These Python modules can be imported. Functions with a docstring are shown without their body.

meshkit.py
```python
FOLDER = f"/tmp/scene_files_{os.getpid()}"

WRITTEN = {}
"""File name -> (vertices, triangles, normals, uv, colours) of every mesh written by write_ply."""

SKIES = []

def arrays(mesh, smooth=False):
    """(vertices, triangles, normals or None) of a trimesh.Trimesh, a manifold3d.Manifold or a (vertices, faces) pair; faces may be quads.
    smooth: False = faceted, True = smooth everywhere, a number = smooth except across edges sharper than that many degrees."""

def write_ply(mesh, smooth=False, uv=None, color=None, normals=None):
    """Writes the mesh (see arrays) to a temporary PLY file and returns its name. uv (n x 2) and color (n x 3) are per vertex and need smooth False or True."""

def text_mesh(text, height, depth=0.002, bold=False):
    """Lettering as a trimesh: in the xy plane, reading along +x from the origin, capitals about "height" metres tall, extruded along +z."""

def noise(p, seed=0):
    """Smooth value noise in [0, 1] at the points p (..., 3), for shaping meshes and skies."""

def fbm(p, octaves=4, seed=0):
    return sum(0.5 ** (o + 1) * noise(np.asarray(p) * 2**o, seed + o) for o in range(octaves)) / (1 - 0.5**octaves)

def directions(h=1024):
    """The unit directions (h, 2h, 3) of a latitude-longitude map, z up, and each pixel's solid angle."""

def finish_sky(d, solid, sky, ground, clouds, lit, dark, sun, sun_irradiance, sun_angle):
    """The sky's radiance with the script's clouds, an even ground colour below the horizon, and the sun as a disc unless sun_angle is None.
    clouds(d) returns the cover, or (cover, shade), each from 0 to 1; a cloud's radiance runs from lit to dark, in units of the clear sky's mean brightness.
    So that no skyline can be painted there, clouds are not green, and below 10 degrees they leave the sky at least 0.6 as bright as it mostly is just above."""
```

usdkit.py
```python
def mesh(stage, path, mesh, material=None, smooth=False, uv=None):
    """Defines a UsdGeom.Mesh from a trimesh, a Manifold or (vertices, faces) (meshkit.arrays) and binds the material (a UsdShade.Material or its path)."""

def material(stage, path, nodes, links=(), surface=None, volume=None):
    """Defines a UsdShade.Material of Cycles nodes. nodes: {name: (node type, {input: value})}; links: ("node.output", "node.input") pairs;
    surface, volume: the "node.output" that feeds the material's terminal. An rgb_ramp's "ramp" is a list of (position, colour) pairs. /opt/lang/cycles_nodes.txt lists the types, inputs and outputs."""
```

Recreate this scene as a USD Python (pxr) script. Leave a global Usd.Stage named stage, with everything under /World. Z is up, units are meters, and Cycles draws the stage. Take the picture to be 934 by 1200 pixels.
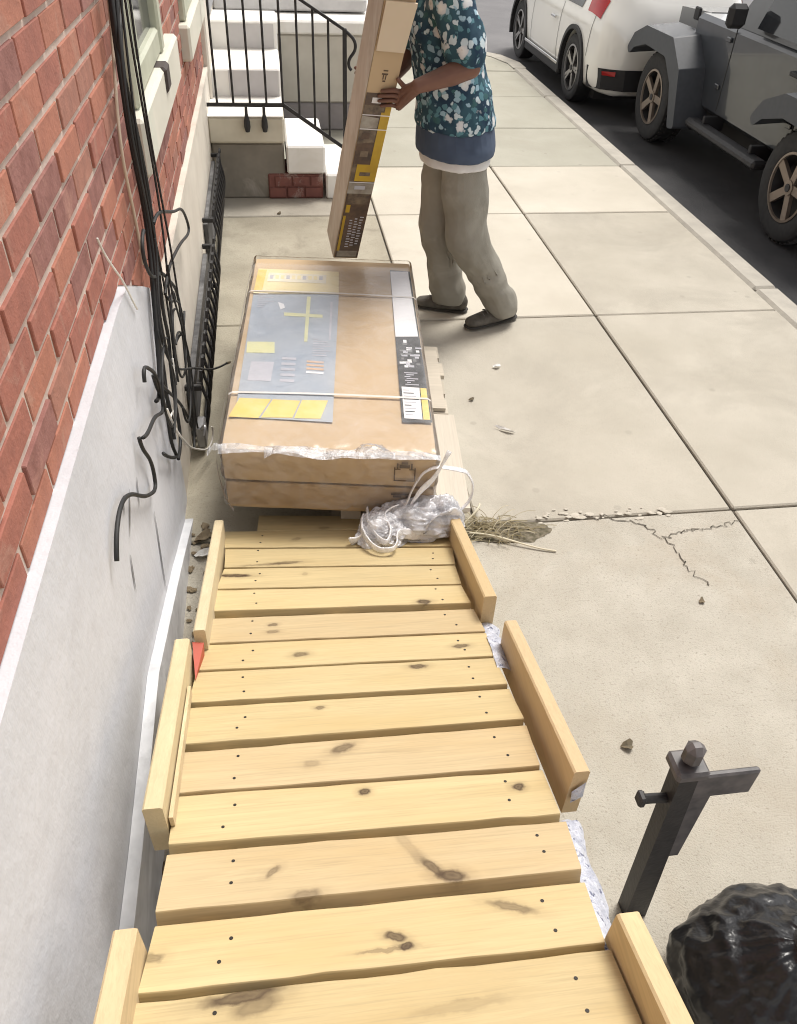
import math, random
import numpy as np
import trimesh
import manifold3d as m3
from scipy.interpolate import PchipInterpolator, CubicSpline
import usdkit, meshkit
from pxr import Usd, UsdGeom, UsdLux, UsdShade, Gf, Sdf, Vt

stage = Usd.Stage.CreateInMemory()
UsdGeom.SetStageUpAxis(stage, UsdGeom.Tokens.z)
UsdGeom.SetStageMetersPerUnit(stage, 1.0)
WORLD = UsdGeom.Xform.Define(stage, '/World').GetPrim()
stage.SetDefaultPrim(WORLD)
UsdGeom.Scope.Define(stage, '/World/Looks')

# ------------------------------------------------------------------ camera
EXPOSURE = 1.04
cam = UsdGeom.Camera.Define(stage, '/World/camera')
def camera_basis(pitch=40.3, yaw=9.8, roll=2.9):
    p, w, r = np.radians([pitch, yaw, roll])
    F = np.array([math.sin(w) * math.cos(p), math.cos(w) * math.cos(p), -math.sin(p)])
    R = np.array([math.cos(w), -math.sin(w), 0.0])
    U = np.cross(R, F)
    return R * math.cos(r) + U * math.sin(r), -R * math.sin(r) + U * math.cos(r), F
CR, CU, CF = camera_basis()
CAM = np.array([0.0, 0.0, 1.95])
mat4 = Gf.Matrix4d(*CR, 0, *CU, 0, *(-CF), 0, *CAM, 1)
cam.AddTransformOp().Set(mat4)
cam.CreateFocalLengthAttr(24.0)
cam.CreateHorizontalApertureAttr(24.0 * 934 / 930)
cam.CreateVerticalApertureAttr(24.0 * 1200 / 930)
cam.CreateClippingRangeAttr(Gf.Vec2f(0.05, 500))
cam.CreateExposureAttr(EXPOSURE)

# ------------------------------------------------------------------ sky and sun (bright overcast, light from the street side)
SUN_TO = np.array([0.36, 0.42, 1.0]); SUN_TO /= np.linalg.norm(SUN_TO)
SUN_EL = math.asin(SUN_TO[2]); SUN_ROT = math.atan2(SUN_TO[0], SUN_TO[1])
sky_mat = usdkit.material(stage, '/World/Looks/overcast_sky', {
    'sky': ('sky_texture', {'sky_type': 'single_scattering', 'sun_disc': False, 'sun_elevation': SUN_EL, 'sun_rotation': SUN_ROT,
                            'air_density': 1.0, 'aerosol_density': 2.0, 'altitude': 50.0}),
    'bw': ('rgb_to_bw', {}),
    'tint': ('mix', {'mix_type': 'multiply', 'fac': 1.0, 'color2': (1.03, 1.0, 0.97)}),
    'tc': ('texture_coordinate', {}),
    'n': ('noise_texture', {'scale': 2.2, 'detail': 5.0, 'roughness': 0.55}),
    'ramp': ('rgb_ramp', {'ramp': [(0.30, (0.72, 0.72, 0.72)), (0.62, (1.0, 1.0, 1.0))]}),
    'mix': ('mix', {'mix_type': 'mix', 'color2': (1, 1, 1)}),
    'bg': ('background_shader', {'strength': 0.125}),
}, [('sky.color', 'bw.color'), ('bw.val', 'tint.color1'), ('tc.generated', 'n.vector'), ('n.fac', 'ramp.fac'),
    ('ramp.color', 'mix.fac'), ('sky.color', 'mix.color1'), ('tint.color', 'mix.color2'), ('mix.color', 'bg.color')], surface='bg.background')
dome = UsdLux.DomeLight.Define(stage, '/World/sky')
UsdShade.MaterialBindingAPI.Apply(dome.GetPrim()).Bind(sky_mat)
dome.GetPrim().SetCustomDataByKey('kind', 'structure')
sun = UsdLux.DistantLight.Define(stage, '/World/sun')
sun.CreateNormalizeAttr(True); sun.CreateIntensityAttr(0.40); sun.CreateAngleAttr(22.0)
sun.CreateColorAttr(Gf.Vec3f(1.0, 0.955, 0.89))
zax = SUN_TO; xax = np.cross([0, 0, 1.0], zax); xax /= np.linalg.norm(xax); yax = np.cross(zax, xax)
sun.AddTransformOp().Set(Gf.Matrix4d(*xax, 0, *yax, 0, *zax, 0, 0, 0, 10, 1))

# ------------------------------------------------------------------ scene helpers
USED, LOC, COUNT = {}, {'/World': np.zeros(3)}, {}
def path_for(name, parent='/World'):
    k = (parent, name); n = COUNT.get(k, 0); COUNT[k] = n + 1
    return f'{parent}/{name}' + (f'_{n:03d}' if n else '')
def meta(prim, label=None, cat=None, group=None, kind=None):
    for k, v in (('label', label), ('category', cat), ('group', group), ('kind', kind)):
        if v: prim.SetCustomDataByKey(k, v)
def thing(name, label, cat, loc=(0, 0, 0), group=None, kind=None):
    p = path_for(name)
    x = UsdGeom.Xform.Define(stage, p); x.AddTranslateOp().Set(Gf.Vec3d(*map(float, loc)))
    LOC[p] = np.array(loc, float); meta(x.GetPrim(), label, cat, group, kind)
    return p
def join(ms):
    out = []
    for m in ms:
        if hasattr(m, 'to_mesh'):
            k = m.to_mesh(); m = trimesh.Trimesh(k.vert_properties[:, :3], k.tri_verts, process=False)
        out.append(m)
    return trimesh.util.concatenate(out)
def obj(name, mesh, material, parent='/World', smooth=False, label=None, cat=None, group=None, kind=None):
    """mesh is in world coordinates"""
    p = path_for(name, parent)
    if isinstance(mesh, list): mesh = join(mesh)
    v, f, n = meshkit.arrays(mesh, smooth)
    loc = LOC[parent]; LOC[p] = loc
    v = v - loc
    m = UsdGeom.Mesh.Define(stage, p)
    m.CreatePointsAttr(Vt.Vec3fArray.FromNumpy(v.astype(np.float32)))
    m.CreateFaceVertexCountsAttr(Vt.IntArray.FromNumpy(np.full(len(f), 3, np.int32)))
    m.CreateFaceVertexIndicesAttr(Vt.IntArray.FromNumpy(f.astype(np.int32).ravel()))
    m.CreateSubdivisionSchemeAttr('none'); m.CreateDoubleSidedAttr(True)
    if n is not None:
        m.CreateNormalsAttr(Vt.Vec3fArray.FromNumpy(n.astype(np.float32))); m.SetNormalsInterpolation('vertex')
    UsdShade.MaterialBindingAPI.Apply(m.GetPrim()).Bind(material)
    meta(m.GetPrim(), label, cat, group, kind)
    return p

def box(lo, hi):
    lo, hi = np.minimum(lo, hi), np.maximum(lo, hi)
    b = trimesh.creation.box(extents=np.array(hi) - lo); b.apply_translation((np.array(hi) + lo) / 2); return b
def bbox(lo, hi, r=0.01, seg=2):
    """box with chamfered edges"""
    lo, hi = np.minimum(lo, hi).astype(float), np.maximum(lo, hi).astype(float)
    r = min(r, 0.45 * float((hi - lo).min()))
    pts = []
    for i in np.ndindex(2, 2, 2):
        c = np.where(i, hi, lo); s = np.where(i, -1.0, 1.0)
        for k in range(3):
            q = c + s * r; q[k] = c[k]; pts.append(q)
    return trimesh.convex.convex_hull(np.array(pts))
def hull(pts): return trimesh.convex.convex_hull(np.array(pts, float))
def prism(poly, axis, a, b):
    """polygon (2D) extruded along axis from a to b; poly is in the two other axes (in order)"""
    from shapely.geometry import Polygon
    m = trimesh.creation.extrude_polygon(Polygon(poly), abs(b - a), engine='earcut')
    v = m.vertices.copy(); w = np.zeros_like(v); o = [k for k in range(3) if k != axis]
    w[:, o[0]], w[:, o[1]], w[:, axis] = v[:, 0], v[:, 1], v[:, 2] + min(a, b)
    m = trimesh.Trimesh(w, m.faces, process=False)
    if m.volume < 0: m.invert()
    return m
def curve(pts, n=None):
    pts = np.array(pts, float)
    d = np.r_[0, np.cumsum(np.maximum(np.linalg.norm(np.diff(pts, axis=0), axis=1), 1e-5))]
    n = n or max(8, len(pts) * 6)
    return CubicSpline(d, pts)(np.linspace(0, d[-1], n)) if len(pts) > 2 else np.linspace(pts[0], pts[1], n)
def tube(pts, r, seg=8, n=None, smooth=True, flat=None, up=None):
    P = curve(pts, n) if smooth else np.array(pts, float)
    T = np.gradient(P, axis=0); T /= np.maximum(np.linalg.norm(T, axis=1, keepdims=True), 1e-9)
    a = np.array([0, 0, 1.0]) if up is None else np.array(up, float)
    if abs(T[0] @ a) > 0.95 and up is None: a = np.array([1.0, 0, 0])
    u = a - T[0] * (a @ T[0]); u /= np.linalg.norm(u)
    rings = []
    R = np.broadcast_to(r, len(P)) if np.ndim(r) <= 1 else r
    ang = np.linspace(0, 2 * np.pi, seg, endpoint=False)
    for i in range(len(P)):
        u = u - T[i] * (u @ T[i]); u /= max(np.linalg.norm(u), 1e-9); w = np.cross(T[i], u)
        fl = 1.0 if flat is None else flat
        rings.append(P[i] + R[i] * (np.outer(np.cos(ang), u) + fl * np.outer(np.sin(ang), w)))
    V = np.vstack(rings + [P[:1], P[-1:]]); F = []
    k = len(P)
    for i in range(k - 1):
        for j in range(seg):
            a0, b0 = i * seg + j, i * seg + (j + 1) % seg
            F += [[a0, b0, b0 + seg], [a0, b0 + seg, a0 + seg]]
    for j in range(seg):
        F += [[k * seg, (j + 1) % seg, j], [k * seg + 1, (k - 1) * seg + j, (k - 1) * seg + (j + 1) % seg]]
    return trimesh.Trimesh(V, F, process=False)
def cyl(p, q, r, seg=24):
    return trimesh.creation.cylinder(radius=r, segment=[p, q], sections=seg)
def revolve_x(profile, center, seg=40):
    """profile of (radius, x) revolved about the x axis through center"""
    pr = np.array(profile, float); m = trimesh.creation.revolve(pr, sections=seg)   # about z: (r, z)
    v = m.vertices.copy(); w = np.stack([v[:, 2], v[:, 0], v[:, 1]], 1) + np.array(center)
    return trimesh.Trimesh(w, m.faces, process=False)

# ------------------------------------------------------------------ materials
MATS = {}
def C(*c): return tuple(c)
def mat(name, color, color2=None, rough=0.7, scale=8.0, detail=5.0, bump=0.0, bump_scale=60.0, bump_dist=0.004, metallic=0.0,
        spec=0.5, coat=0.0, stretch=(1, 1, 1), ramp=(0.35, 0.65), speck=None, speck_scale=180.0, speck_amt=0.5, stain=None, stain_scale=1.3,
        stain_ramp=(0.55, 0.75), sheen=0.0, trans=0.0, rough2=None, gum=0.0):
    if name in MATS: return MATS[name]
    color2 = color2 or tuple(c * 0.82 for c in color)
    N = {'g': ('geometry', {}), 'map': ('mapping', {'scale': stretch}),
         'n': ('noise_texture', {'scale': scale, 'detail': detail, 'roughness': 0.6}),
         'r': ('rgb_ramp', {'ramp': [(ramp[0], color), (ramp[1], color2)]}),
         'p': ('principled_bsdf', {'roughness': rough, 'metallic': metallic, 'specular_ior_level': spec, 'coat_weight': coat, 'sheen_weight': sheen, 'transmission_weight': trans})}
    L = [('g.position', 'map.vector'), ('map.vector', 'n.vector'), ('n.fac', 'r.fac')]
    last = 'r.color'
    if stain:
        N['sn'] = ('noise_texture', {'scale': stain_scale, 'detail': 6.0, 'roughness': 0.65, 'distortion': 0.6})
        N['sr'] = ('rgb_ramp', {'ramp': [(stain_ramp[0], (0, 0, 0)), (stain_ramp[1], (1, 1, 1))]})
        N['sm'] = ('mix', {'mix_type': 'mix', 'color2': stain})
        L += [('map.vector', 'sn.vector'), ('sn.fac', 'sr.fac'), ('sr.color', 'sm.fac'), (last, 'sm.color1')]; last = 'sm.color'
    if speck:
        N['v'] = ('noise_texture', {'scale': speck_scale, 'detail': 2.0, 'roughness': 0.7})
        N['vr'] = ('rgb_ramp', {'ramp': [(0.58, (0, 0, 0)), (0.70, (speck_amt,) * 3)]})
        N['vm'] = ('mix', {'mix_type': 'mix', 'color2': speck})
        L += [('g.position', 'v.vector'), ('v.fac', 'vr.fac'), ('vr.color', 'vm.fac'), (last, 'vm.color1')]; last = 'vm.color'
    if gum:
        N['gv'] = ('voronoi_texture', {'scale': 4.2, 'randomness': 1.0}); N['gr'] = ('rgb_ramp', {'ramp': [(0.0, (gum,) * 3), (0.055, (gum,) * 3), (0.075, (0, 0, 0))]}); N['gm'] = ('mix', {'mix_type': 'mix', 'color2': tuple(.5 * c for c in color)})
        N['gn'] = ('noise_texture', {'scale': 0.9, 'detail': 5.0}); N['gw'] = ('rgb_ramp', {'ramp': [(0.38, (0, 0, 0)), (0.72, (0.55,) * 3)]}); N['gm2'] = ('mix', {'mix_type': 'mix', 'color2': tuple(c * f for c, f in zip(color, (.80, .785, .75)))})
        N['gg'] = ('noise_texture', {'scale': 420.0, 'detail': 1.0}); N['ggr'] = ('rgb_ramp', {'ramp': [(0.62, (0, 0, 0)), (0.72, (0.6,) * 3)]}); N['gm3'] = ('mix', {'mix_type': 'mix', 'color2': tuple(.42 * c for c in color)})
        L += [('g.position', 'gv.vector'), ('gv.distance', 'gr.fac'), ('gr.color', 'gm.fac'), (last, 'gm.color1'), ('g.position', 'gn.vector'), ('gn.fac', 'gw.fac'), ('gw.color', 'gm2.fac'), ('gm.color', 'gm2.color1'),
              ('g.position', 'gg.vector'), ('gg.fac', 'ggr.fac'), ('ggr.color', 'gm3.fac'), ('gm2.color', 'gm3.color1')]; last = 'gm3.color'
    L.append((last, 'p.base_color'))
    if rough2 is not None:
        N['rr'] = ('map_range', {'from_min': 0.35, 'from_max': 0.65, 'to_min': rough, 'to_max': rough2})
        L += [('n.fac', 'rr.value'), ('rr.result', 'p.roughness')]
    if bump:
        N['bn'] = ('noise_texture', {'scale': bump_scale, 'detail': 4.0, 'roughness': 0.6})
        N['b'] = ('bump', {'strength': bump, 'distance': bump_dist})
        L += [('map.vector', 'bn.vector'), ('bn.fac', 'b.height'), ('b.normal', 'p.normal')]
    MATS[name] = usdkit.material(stage, '/World/Looks/' + name, N, L, surface='p.BSDF')
    return MATS[name]

def wood(name, base=(0.60, 0.45, 0.26), dark=(0.45, 0.31, 0.16), offset=(0, 0, 0), knots=(), direction=(1, 0, 0), rough=0.62, blotch=(0.50, 0.38, 0.22)):
    """knots: (x, y, z, along, across, angle, strength) in world metres"""
    d = np.array(direction, float); d /= np.linalg.norm(d)
    ang = math.atan2(d[1], d[0])
    N = {'g': ('geometry', {}), 'rot': ('vector_rotate', {'rotate_type': 'z_axis', 'angle': -ang}),
         'map': ('mapping', {'location': offset, 'scale': (1.6, 42, 30)}),
         'n': ('noise_texture', {'scale': 1.0, 'detail': 6.0, 'roughness': 0.62, 'distortion': 0.5}),
         'r': ('rgb_ramp', {'ramp': [(0.30, base), (0.52, tuple(0.6 * a + 0.4 * b for a, b in zip(base, dark))), (0.56, tuple(0.85 * a + 0.15 * b for a, b in zip(base, dark))), (0.78, dark)]}),
         'map2': ('mapping', {'location': offset, 'scale': (2.5, 9, 9)}),
         'n2': ('noise_texture', {'scale': 1.0, 'detail': 4.0, 'roughness': 0.55}),
         'r2': ('rgb_ramp', {'ramp': [(0.45, (0, 0, 0)), (0.72, (0.75,) * 3)]}),
         'm2': ('mix', {'mix_type': 'mix', 'color2': blotch}), 'mapf': ('mapping', {'location': offset, 'scale': (5.0, 240, 160)}), 'nf': ('noise_texture', {'scale': 1.0, 'detail': 3.0, 'roughness': 0.6}), 'rf': ('rgb_ramp', {'ramp': [(0.50, (0, 0, 0)), (0.68, (0.42,) * 3)]}), 'mf': ('mix', {'mix_type': 'mix', 'color2': dark}),
         'p': ('principled_bsdf', {'roughness': rough, 'specular_ior_level': 0.35}),
         'bump': ('bump', {'strength': 0.4, 'distance': 0.003})}
    L = [('g.position', 'rot.vector'), ('rot.vector', 'map.vector'), ('map.vector', 'n.vector'), ('n.fac', 'r.fac'),
         ('rot.vector', 'map2.vector'), ('map2.vector', 'n2.vector'), ('n2.fac', 'r2.fac'), ('r2.color', 'm2.fac'), ('r.color', 'm2.color1')]
    L += [('rot.vector', 'mapf.vector'), ('mapf.vector', 'nf.vector'), ('nf.fac', 'rf.fac'), ('rf.color', 'mf.fac'), ('m2.color', 'mf.color1')]
    last = 'mf.color'
    if knots:
        N['kn'] = ('noise_texture', {'scale': 55.0, 'detail': 3.0})
        N['ks'] = ('vector_math', {'math_type': 'multiply_add', 'vector2': (0.014, 0.014, 0), 'vector3': (-0.007, -0.007, 0)})
        N['kp'] = ('vector_math', {'math_type': 'add'})
        L += [('g.position', 'kn.vector'), ('kn.color', 'ks.vector1'), ('g.position', 'kp.vector1'), ('ks.vector', 'kp.vector2')]
    for i, k in enumerate(knots):
        x, y, z, a, b, th, st = k
        N[f'ka{i}'] = ('mapping', {'mapping_type': 'texture', 'location': (x, y, 0), 'rotation': (0, 0, th), 'scale': (a, b, 1.0)})
        N[f'kz{i}'] = ('vector_math', {'math_type': 'multiply', 'vector2': (1, 1, 0)})
        N[f'kl{i}'] = ('vector_math', {'math_type': 'length'})
        N[f'kr{i}'] = ('rgb_ramp', {'ramp': [(0.0, (st * .98,) * 3), (0.14, (st * .85,) * 3), (0.26, (st,) * 3), (0.35, (st * 0.62,) * 3), (0.46, (st * 0.2,) * 3), (0.85, (0, 0, 0))]})
        N[f'ks{i}'] = ('math', {'math_type': 'multiply', 'value2': 0.42})
        N[f'km{i}'] = ('mix', {'mix_type': 'mix', 'color2': (0.055, 0.030, 0.014)})
        L += [('kp.vector', f'ka{i}.vector'), (f'ka{i}.vector', f'kz{i}.vector1'), (f'kz{i}.vector', f'kl{i}.vector1'), (f'kl{i}.value', f'ks{i}.value1'),
              (f'ks{i}.value', f'kr{i}.fac'), (f'kr{i}.color', f'km{i}.fac'), (last, f'km{i}.color1')]
        last = f'km{i}.color'
    L += [(last, 'p.base_color'), ('n.fac', 'bump.height'), ('bump.normal', 'p.normal')]
    return usdkit.material(stage, '/World/Looks/' + name, N, L, surface='p.BSDF')

def film_mat(name, opacity=0.10, white=(0.85, 0.86, 0.88), rough=0.12, gloss=0.25, nscale=14.0, bump=0.6):
    """thin clear plastic: transparent, with some gloss and milky wrinkles"""
    return usdkit.material(stage, '/World/Looks/' + name, {
        'g': ('geometry', {}),
        'n': ('noise_texture', {'scale': nscale, 'detail': 5.0, 'roughness': 0.65, 'distortion': 1.5}),
        'b': ('bump', {'strength': bump, 'distance': 0.01}),
        'r': ('rgb_ramp', {'ramp': [(0.42, (opacity,) * 3), (0.62, (min(1.0, opacity * 2.2),) * 3), (0.75, (min(1.0, opacity * 4.0),) * 3)]}),
        't': ('transparent_bsdf', {'color': (0.97, 0.97, 0.97)}),
        'd': ('principled_bsdf', {'base_color': white, 'roughness': rough, 'specular_ior_level': 0.6}),
        'm': ('mix_closure', {}),
        'gl': ('glossy_bsdf', {'color': (0.9, 0.9, 0.92), 'roughness': rough}),
        'fr': ('fresnel', {'IOR': 1.25}),
        'fm': ('math', {'math_type': 'multiply', 'value2': gloss * 4}),
        'm2': ('mix_closure', {}),
    }, [('g.position', 'n.vector'), ('n.fac', 'r.fac'), ('n.fac', 'b.height'), ('b.normal', 'd.normal'), ('b.normal', 'gl.normal'), ('b.normal', 'fr.normal'),
        ('r.color', 'm.fac'), ('t.BSDF', 'm.closure1'), ('d.BSDF', 'm.closure2'), ('fr.fac', 'fm.value1'), ('fm.value', 'm2.fac'),
        ('m.closure', 'm2.closure1'), ('gl.BSDF', 'm2.closure2')], surface='m2.closure')

black_iron = mat('black_iron', (0.013, 0.012, 0.013), (0.024, 0.022, 0.022), rough=0.55, scale=30, bump=0.25, bump_scale=90)
cable_black = mat('cable_black', (0.007, 0.007, 0.007), (0.012, 0.0115, 0.011), rough=0.6, scale=12)
cable_white = mat('cable_white', (0.72, 0.70, 0.66), (0.6, 0.57, 0.52), rough=0.5)
brass = mat('brass_fitting', (0.75, 0.70, 0.55), rough=0.3, metallic=1.0)
concrete_mid = mat('concrete_mid', gum=0.35, color=(0.49, 0.455, 0.385), color2=(0.41, 0.378, 0.315), rough=0.9, scale=2.2, bump=0.35, bump_scale=140, speck=(0.30, 0.27, 0.22), speck_scale=160, speck_amt=0.45,
                   stain=(0.37, 0.34, 0.285), stain_scale=1.5, stain_ramp=(0.48, 0.68))
concrete_light = mat('concrete_light', gum=0.25, color=(0.59, 0.55, 0.47), color2=(0.50, 0.46, 0.385), rough=0.9, scale=1.6, bump=0.25, bump_scale=150, speck=(0.40, 0.36, 0.30), speck_scale=170, speck_amt=0.3,
                     stain=(0.46, 0.42, 0.35), stain_scale=1.2)
concrete_grey = mat('concrete_grey', gum=0.35, color=(0.41, 0.395, 0.33), color2=(0.36, 0.345, 0.285), rough=0.9, scale=1.8, bump=0.25, bump_scale=150, speck=(0.28, 0.26, 0.22), speck_scale=170, speck_amt=0.3,
                    stain=(0.34, 0.31, 0.25), stain_scale=1.0)
concrete_rough = mat('concrete_rough', gum=0.35, color=(0.48, 0.45, 0.385), color2=(0.41, 0.38, 0.32), rough=0.93, scale=6.0, bump=0.7, bump_scale=190, bump_dist=0.005, speck=(0.24, 0.215, 0.175), speck_scale=120, speck_amt=0.8,
                     stain=(0.40, 0.355, 0.285), stain_scale=2.4, stain_ramp=(0.50, 0.72))
concrete_old = mat('concrete_old', gum=0.35, color=(0.41, 0.375, 0.295), color2=(0.29, 0.26, 0.20), rough=0.92, scale=3.0, bump=0.6, bump_scale=100, speck=(0.20, 0.18, 0.14), speck_scale=90, speck_amt=0.6,
                   stain=(0.22, 0.195, 0.15), stain_scale=2.6, stain_ramp=(0.55, 0.72))
kerb_stone = mat('kerb_concrete', (0.47, 0.44, 0.38), (0.38, 0.355, 0.31), rough=0.9, scale=6, bump=0.4, bump_scale=120, speck=(0.28, 0.26, 0.23), speck_amt=0.5)
joint_dirt = mat('joint_dirt', (0.10, 0.085, 0.065), (0.05, 0.043, 0.035), rough=1.0, scale=30, bump=0.5)
asphalt = mat('asphalt', (0.040, 0.040, 0.043), (0.055, 0.054, 0.056), rough=0.88, scale=3, bump=0.6, bump_scale=220, speck=(0.13, 0.13, 0.13), speck_scale=260, speck_amt=0.5)  # dark asphalt, with shade of the parked cars partly in the colour
asphalt_sunlit = mat('asphalt_sunlit', (0.17, 0.165, 0.168), (0.14, 0.136, 0.14), rough=0.9, scale=2, bump=0.5, bump_scale=200, speck=(0.26, 0.25, 0.25), speck_scale=240, speck_amt=0.5)  # sunlight on the side street put into a paler asphalt colour

# ------------------------------------------------------------------ ground, street, pavement
ZS = -0.12
g = trimesh.creation.box(extents=(400, 400, 0.2)); g.apply_translation((0, 0, -0.42))
obj('ground', g, joint_dirt, kind='structure', label='bare dirt ground lying under the whole street')
obj('street', box((2.93, -60, -0.3), (12.0, 10.95, ZS)), asphalt, kind='structure', label='dark asphalt street along the kerb, with car shade partly in its colour')
obj('cross_street', box((-60, 10.95, -0.3), (60, 24, ZS - 0.004)), asphalt_sunlit, kind='structure', label='asphalt of the side street beyond the pavement end, sunlight put into its pale grey')

walk = thing('sidewalk', 'pale concrete slab pavement between house wall and kerb', None, kind='structure')
obj('bed', box((-0.44, -3, -0.2), (2.80, 10.80, -0.016)), joint_dirt, walk)
def slab(x0, x1, y0, y1, m, z=0.0, name='paving_slab', gap=0.006, tilt=0.0):
    lo = np.array([x0 + gap, y0 + gap, -0.10]); hi = np.array([x1 - gap, y1 - gap, z])
    s = bbox(lo, hi, 0.006)
    s.vertices[:, 2] += (s.vertices[:, 0] - x0) * tilt
    return obj(name, s, m, walk)
X0, X1, X2, X3 = -0.42, 0.672, 1.70, 2.772
rows = [-3.0, -1.6, -0.4, 0.75, 2.165, 3.82, 5.36, 6.385, 7.465, 8.615, 9.75, 10.80]
for i in range(len(rows) - 1):
    y0, y1 = rows[i], rows[i + 1]
    for j, (a, b) in enumerate(((X0, X1), (X1, X2), (X2, X3))):
        if i <= 3 and j < 2:
            if i == 0 and j == 0: slab(X0, X2, -3.0, 2.165, concrete_rough)
            continue
        if i <= 3: m = concrete_mid
        elif i == 4: m = (concrete_old, concrete_mid, concrete_mid)[j]
        elif i == 5: m = (concrete_old, concrete_light, concrete_mid)[j]
        elif i == 6: m = (concrete_mid, concrete_light, concrete_light)[j]
        else: m = concrete_grey
        if i == 10 and j == 2:
            pts = [(a + .006, y0 + .006), (b - .006, y0 + .006), (b - .006, y0 + .35), (b - .12, y0 + .72), (b - .36, y1 - .006), (a + .006, y1 - .006)]
            obj('paving_slab', prism(pts, 2, -0.1, 0.0), m, walk); continue
        slab(a, b, y0, y1, m, z=(-0.002 if (i + j) % 2 else 0.0))
# kerb stones
kr = [-3.0, -0.6, 1.7, 4.1, 6.40, 8.62, 9.9]
for a, b in zip(kr[:-1], kr[1:]):
    obj('kerb_stone', bbox((X3 + .004, a + .004, -0.3), (2.93, b - .004, 0.004), 0.018), kerb_stone, walk)
obj('kerb_stone', prism([(X3 + .004, 9.904), (2.93, 9.904), (2.93, 10.2), (2.80, 10.62), (2.50, 10.93), (2.40, 10.80), (2.66, 10.5), (X3 + .004, 10.15)], 2, -0.3, 0.003), kerb_stone, walk)
obj('kerb_stone', bbox((-0.4, 10.806, -0.3), (2.40, 10.945, 0.003), 0.018), kerb_stone, walk)
# wandering crack with pale crumbs beside the joint
rng = np.random.default_rng(3)
def crack(pts, w, name='crack', m=None, z=0.003):
    P = curve(pts, 40); P[1:-1, :2] += rng.normal(0, 0.008, (len(P) - 2, 2))
    t = np.gradient(P, axis=0); nrm = np.stack([-t[:, 1], t[:, 0], 0 * t[:, 0]], 1); nrm /= np.linalg.norm(nrm, axis=1, keepdims=True)
    ww = w * rng.uniform(0.35, 1.0, len(P))[:, None]
    V = np.vstack([P - nrm * ww, P + nrm * ww]); V[:, 2] = z; n = len(P)
    F = [[i, i + 1, n + i + 1] for i in range(n - 1)] + [[i, n + i + 1, n + i] for i in range(n - 1)]
    obj(name, trimesh.Trimesh(V, F, process=False), m or joint_dirt, walk)
crack([(1.115, 2.168, 0), (1.22, 2.14, 0), (1.30, 2.10, 0), (1.362, 2.01, 0), (1.376, 1.93, 0), (1.395, 1.84, 0), (1.42, 1.77, 0)], 0.0028)
crack([(1.362, 2.02, 0), (1.45, 2.055, 0), (1.56, 2.06, 0), (1.69, 2.09, 0)], 0.0022)
crumb = mat('pale_mortar', (0.52, 0.48, 0.41), (0.42, 0.385, 0.32), rough=0.95, scale=40)
for k in range(40):
    x = rng.uniform(0.9, 1.45); r = rng.uniform(0.003, 0.010)
    b = trimesh.creation.icosphere(subdivisions=1, radius=1.0)
    b.vertices *= np.array([r * rng.uniform(1, 2.4), r, 0.22 * r]) * rng.uniform(0.6, 1.3, (len(b.vertices), 3)); b.apply_translation((x, 2.178 + rng.normal(0, 0.018), 0.002))
    obj('mortar_crumb', b, crumb, walk)

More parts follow.
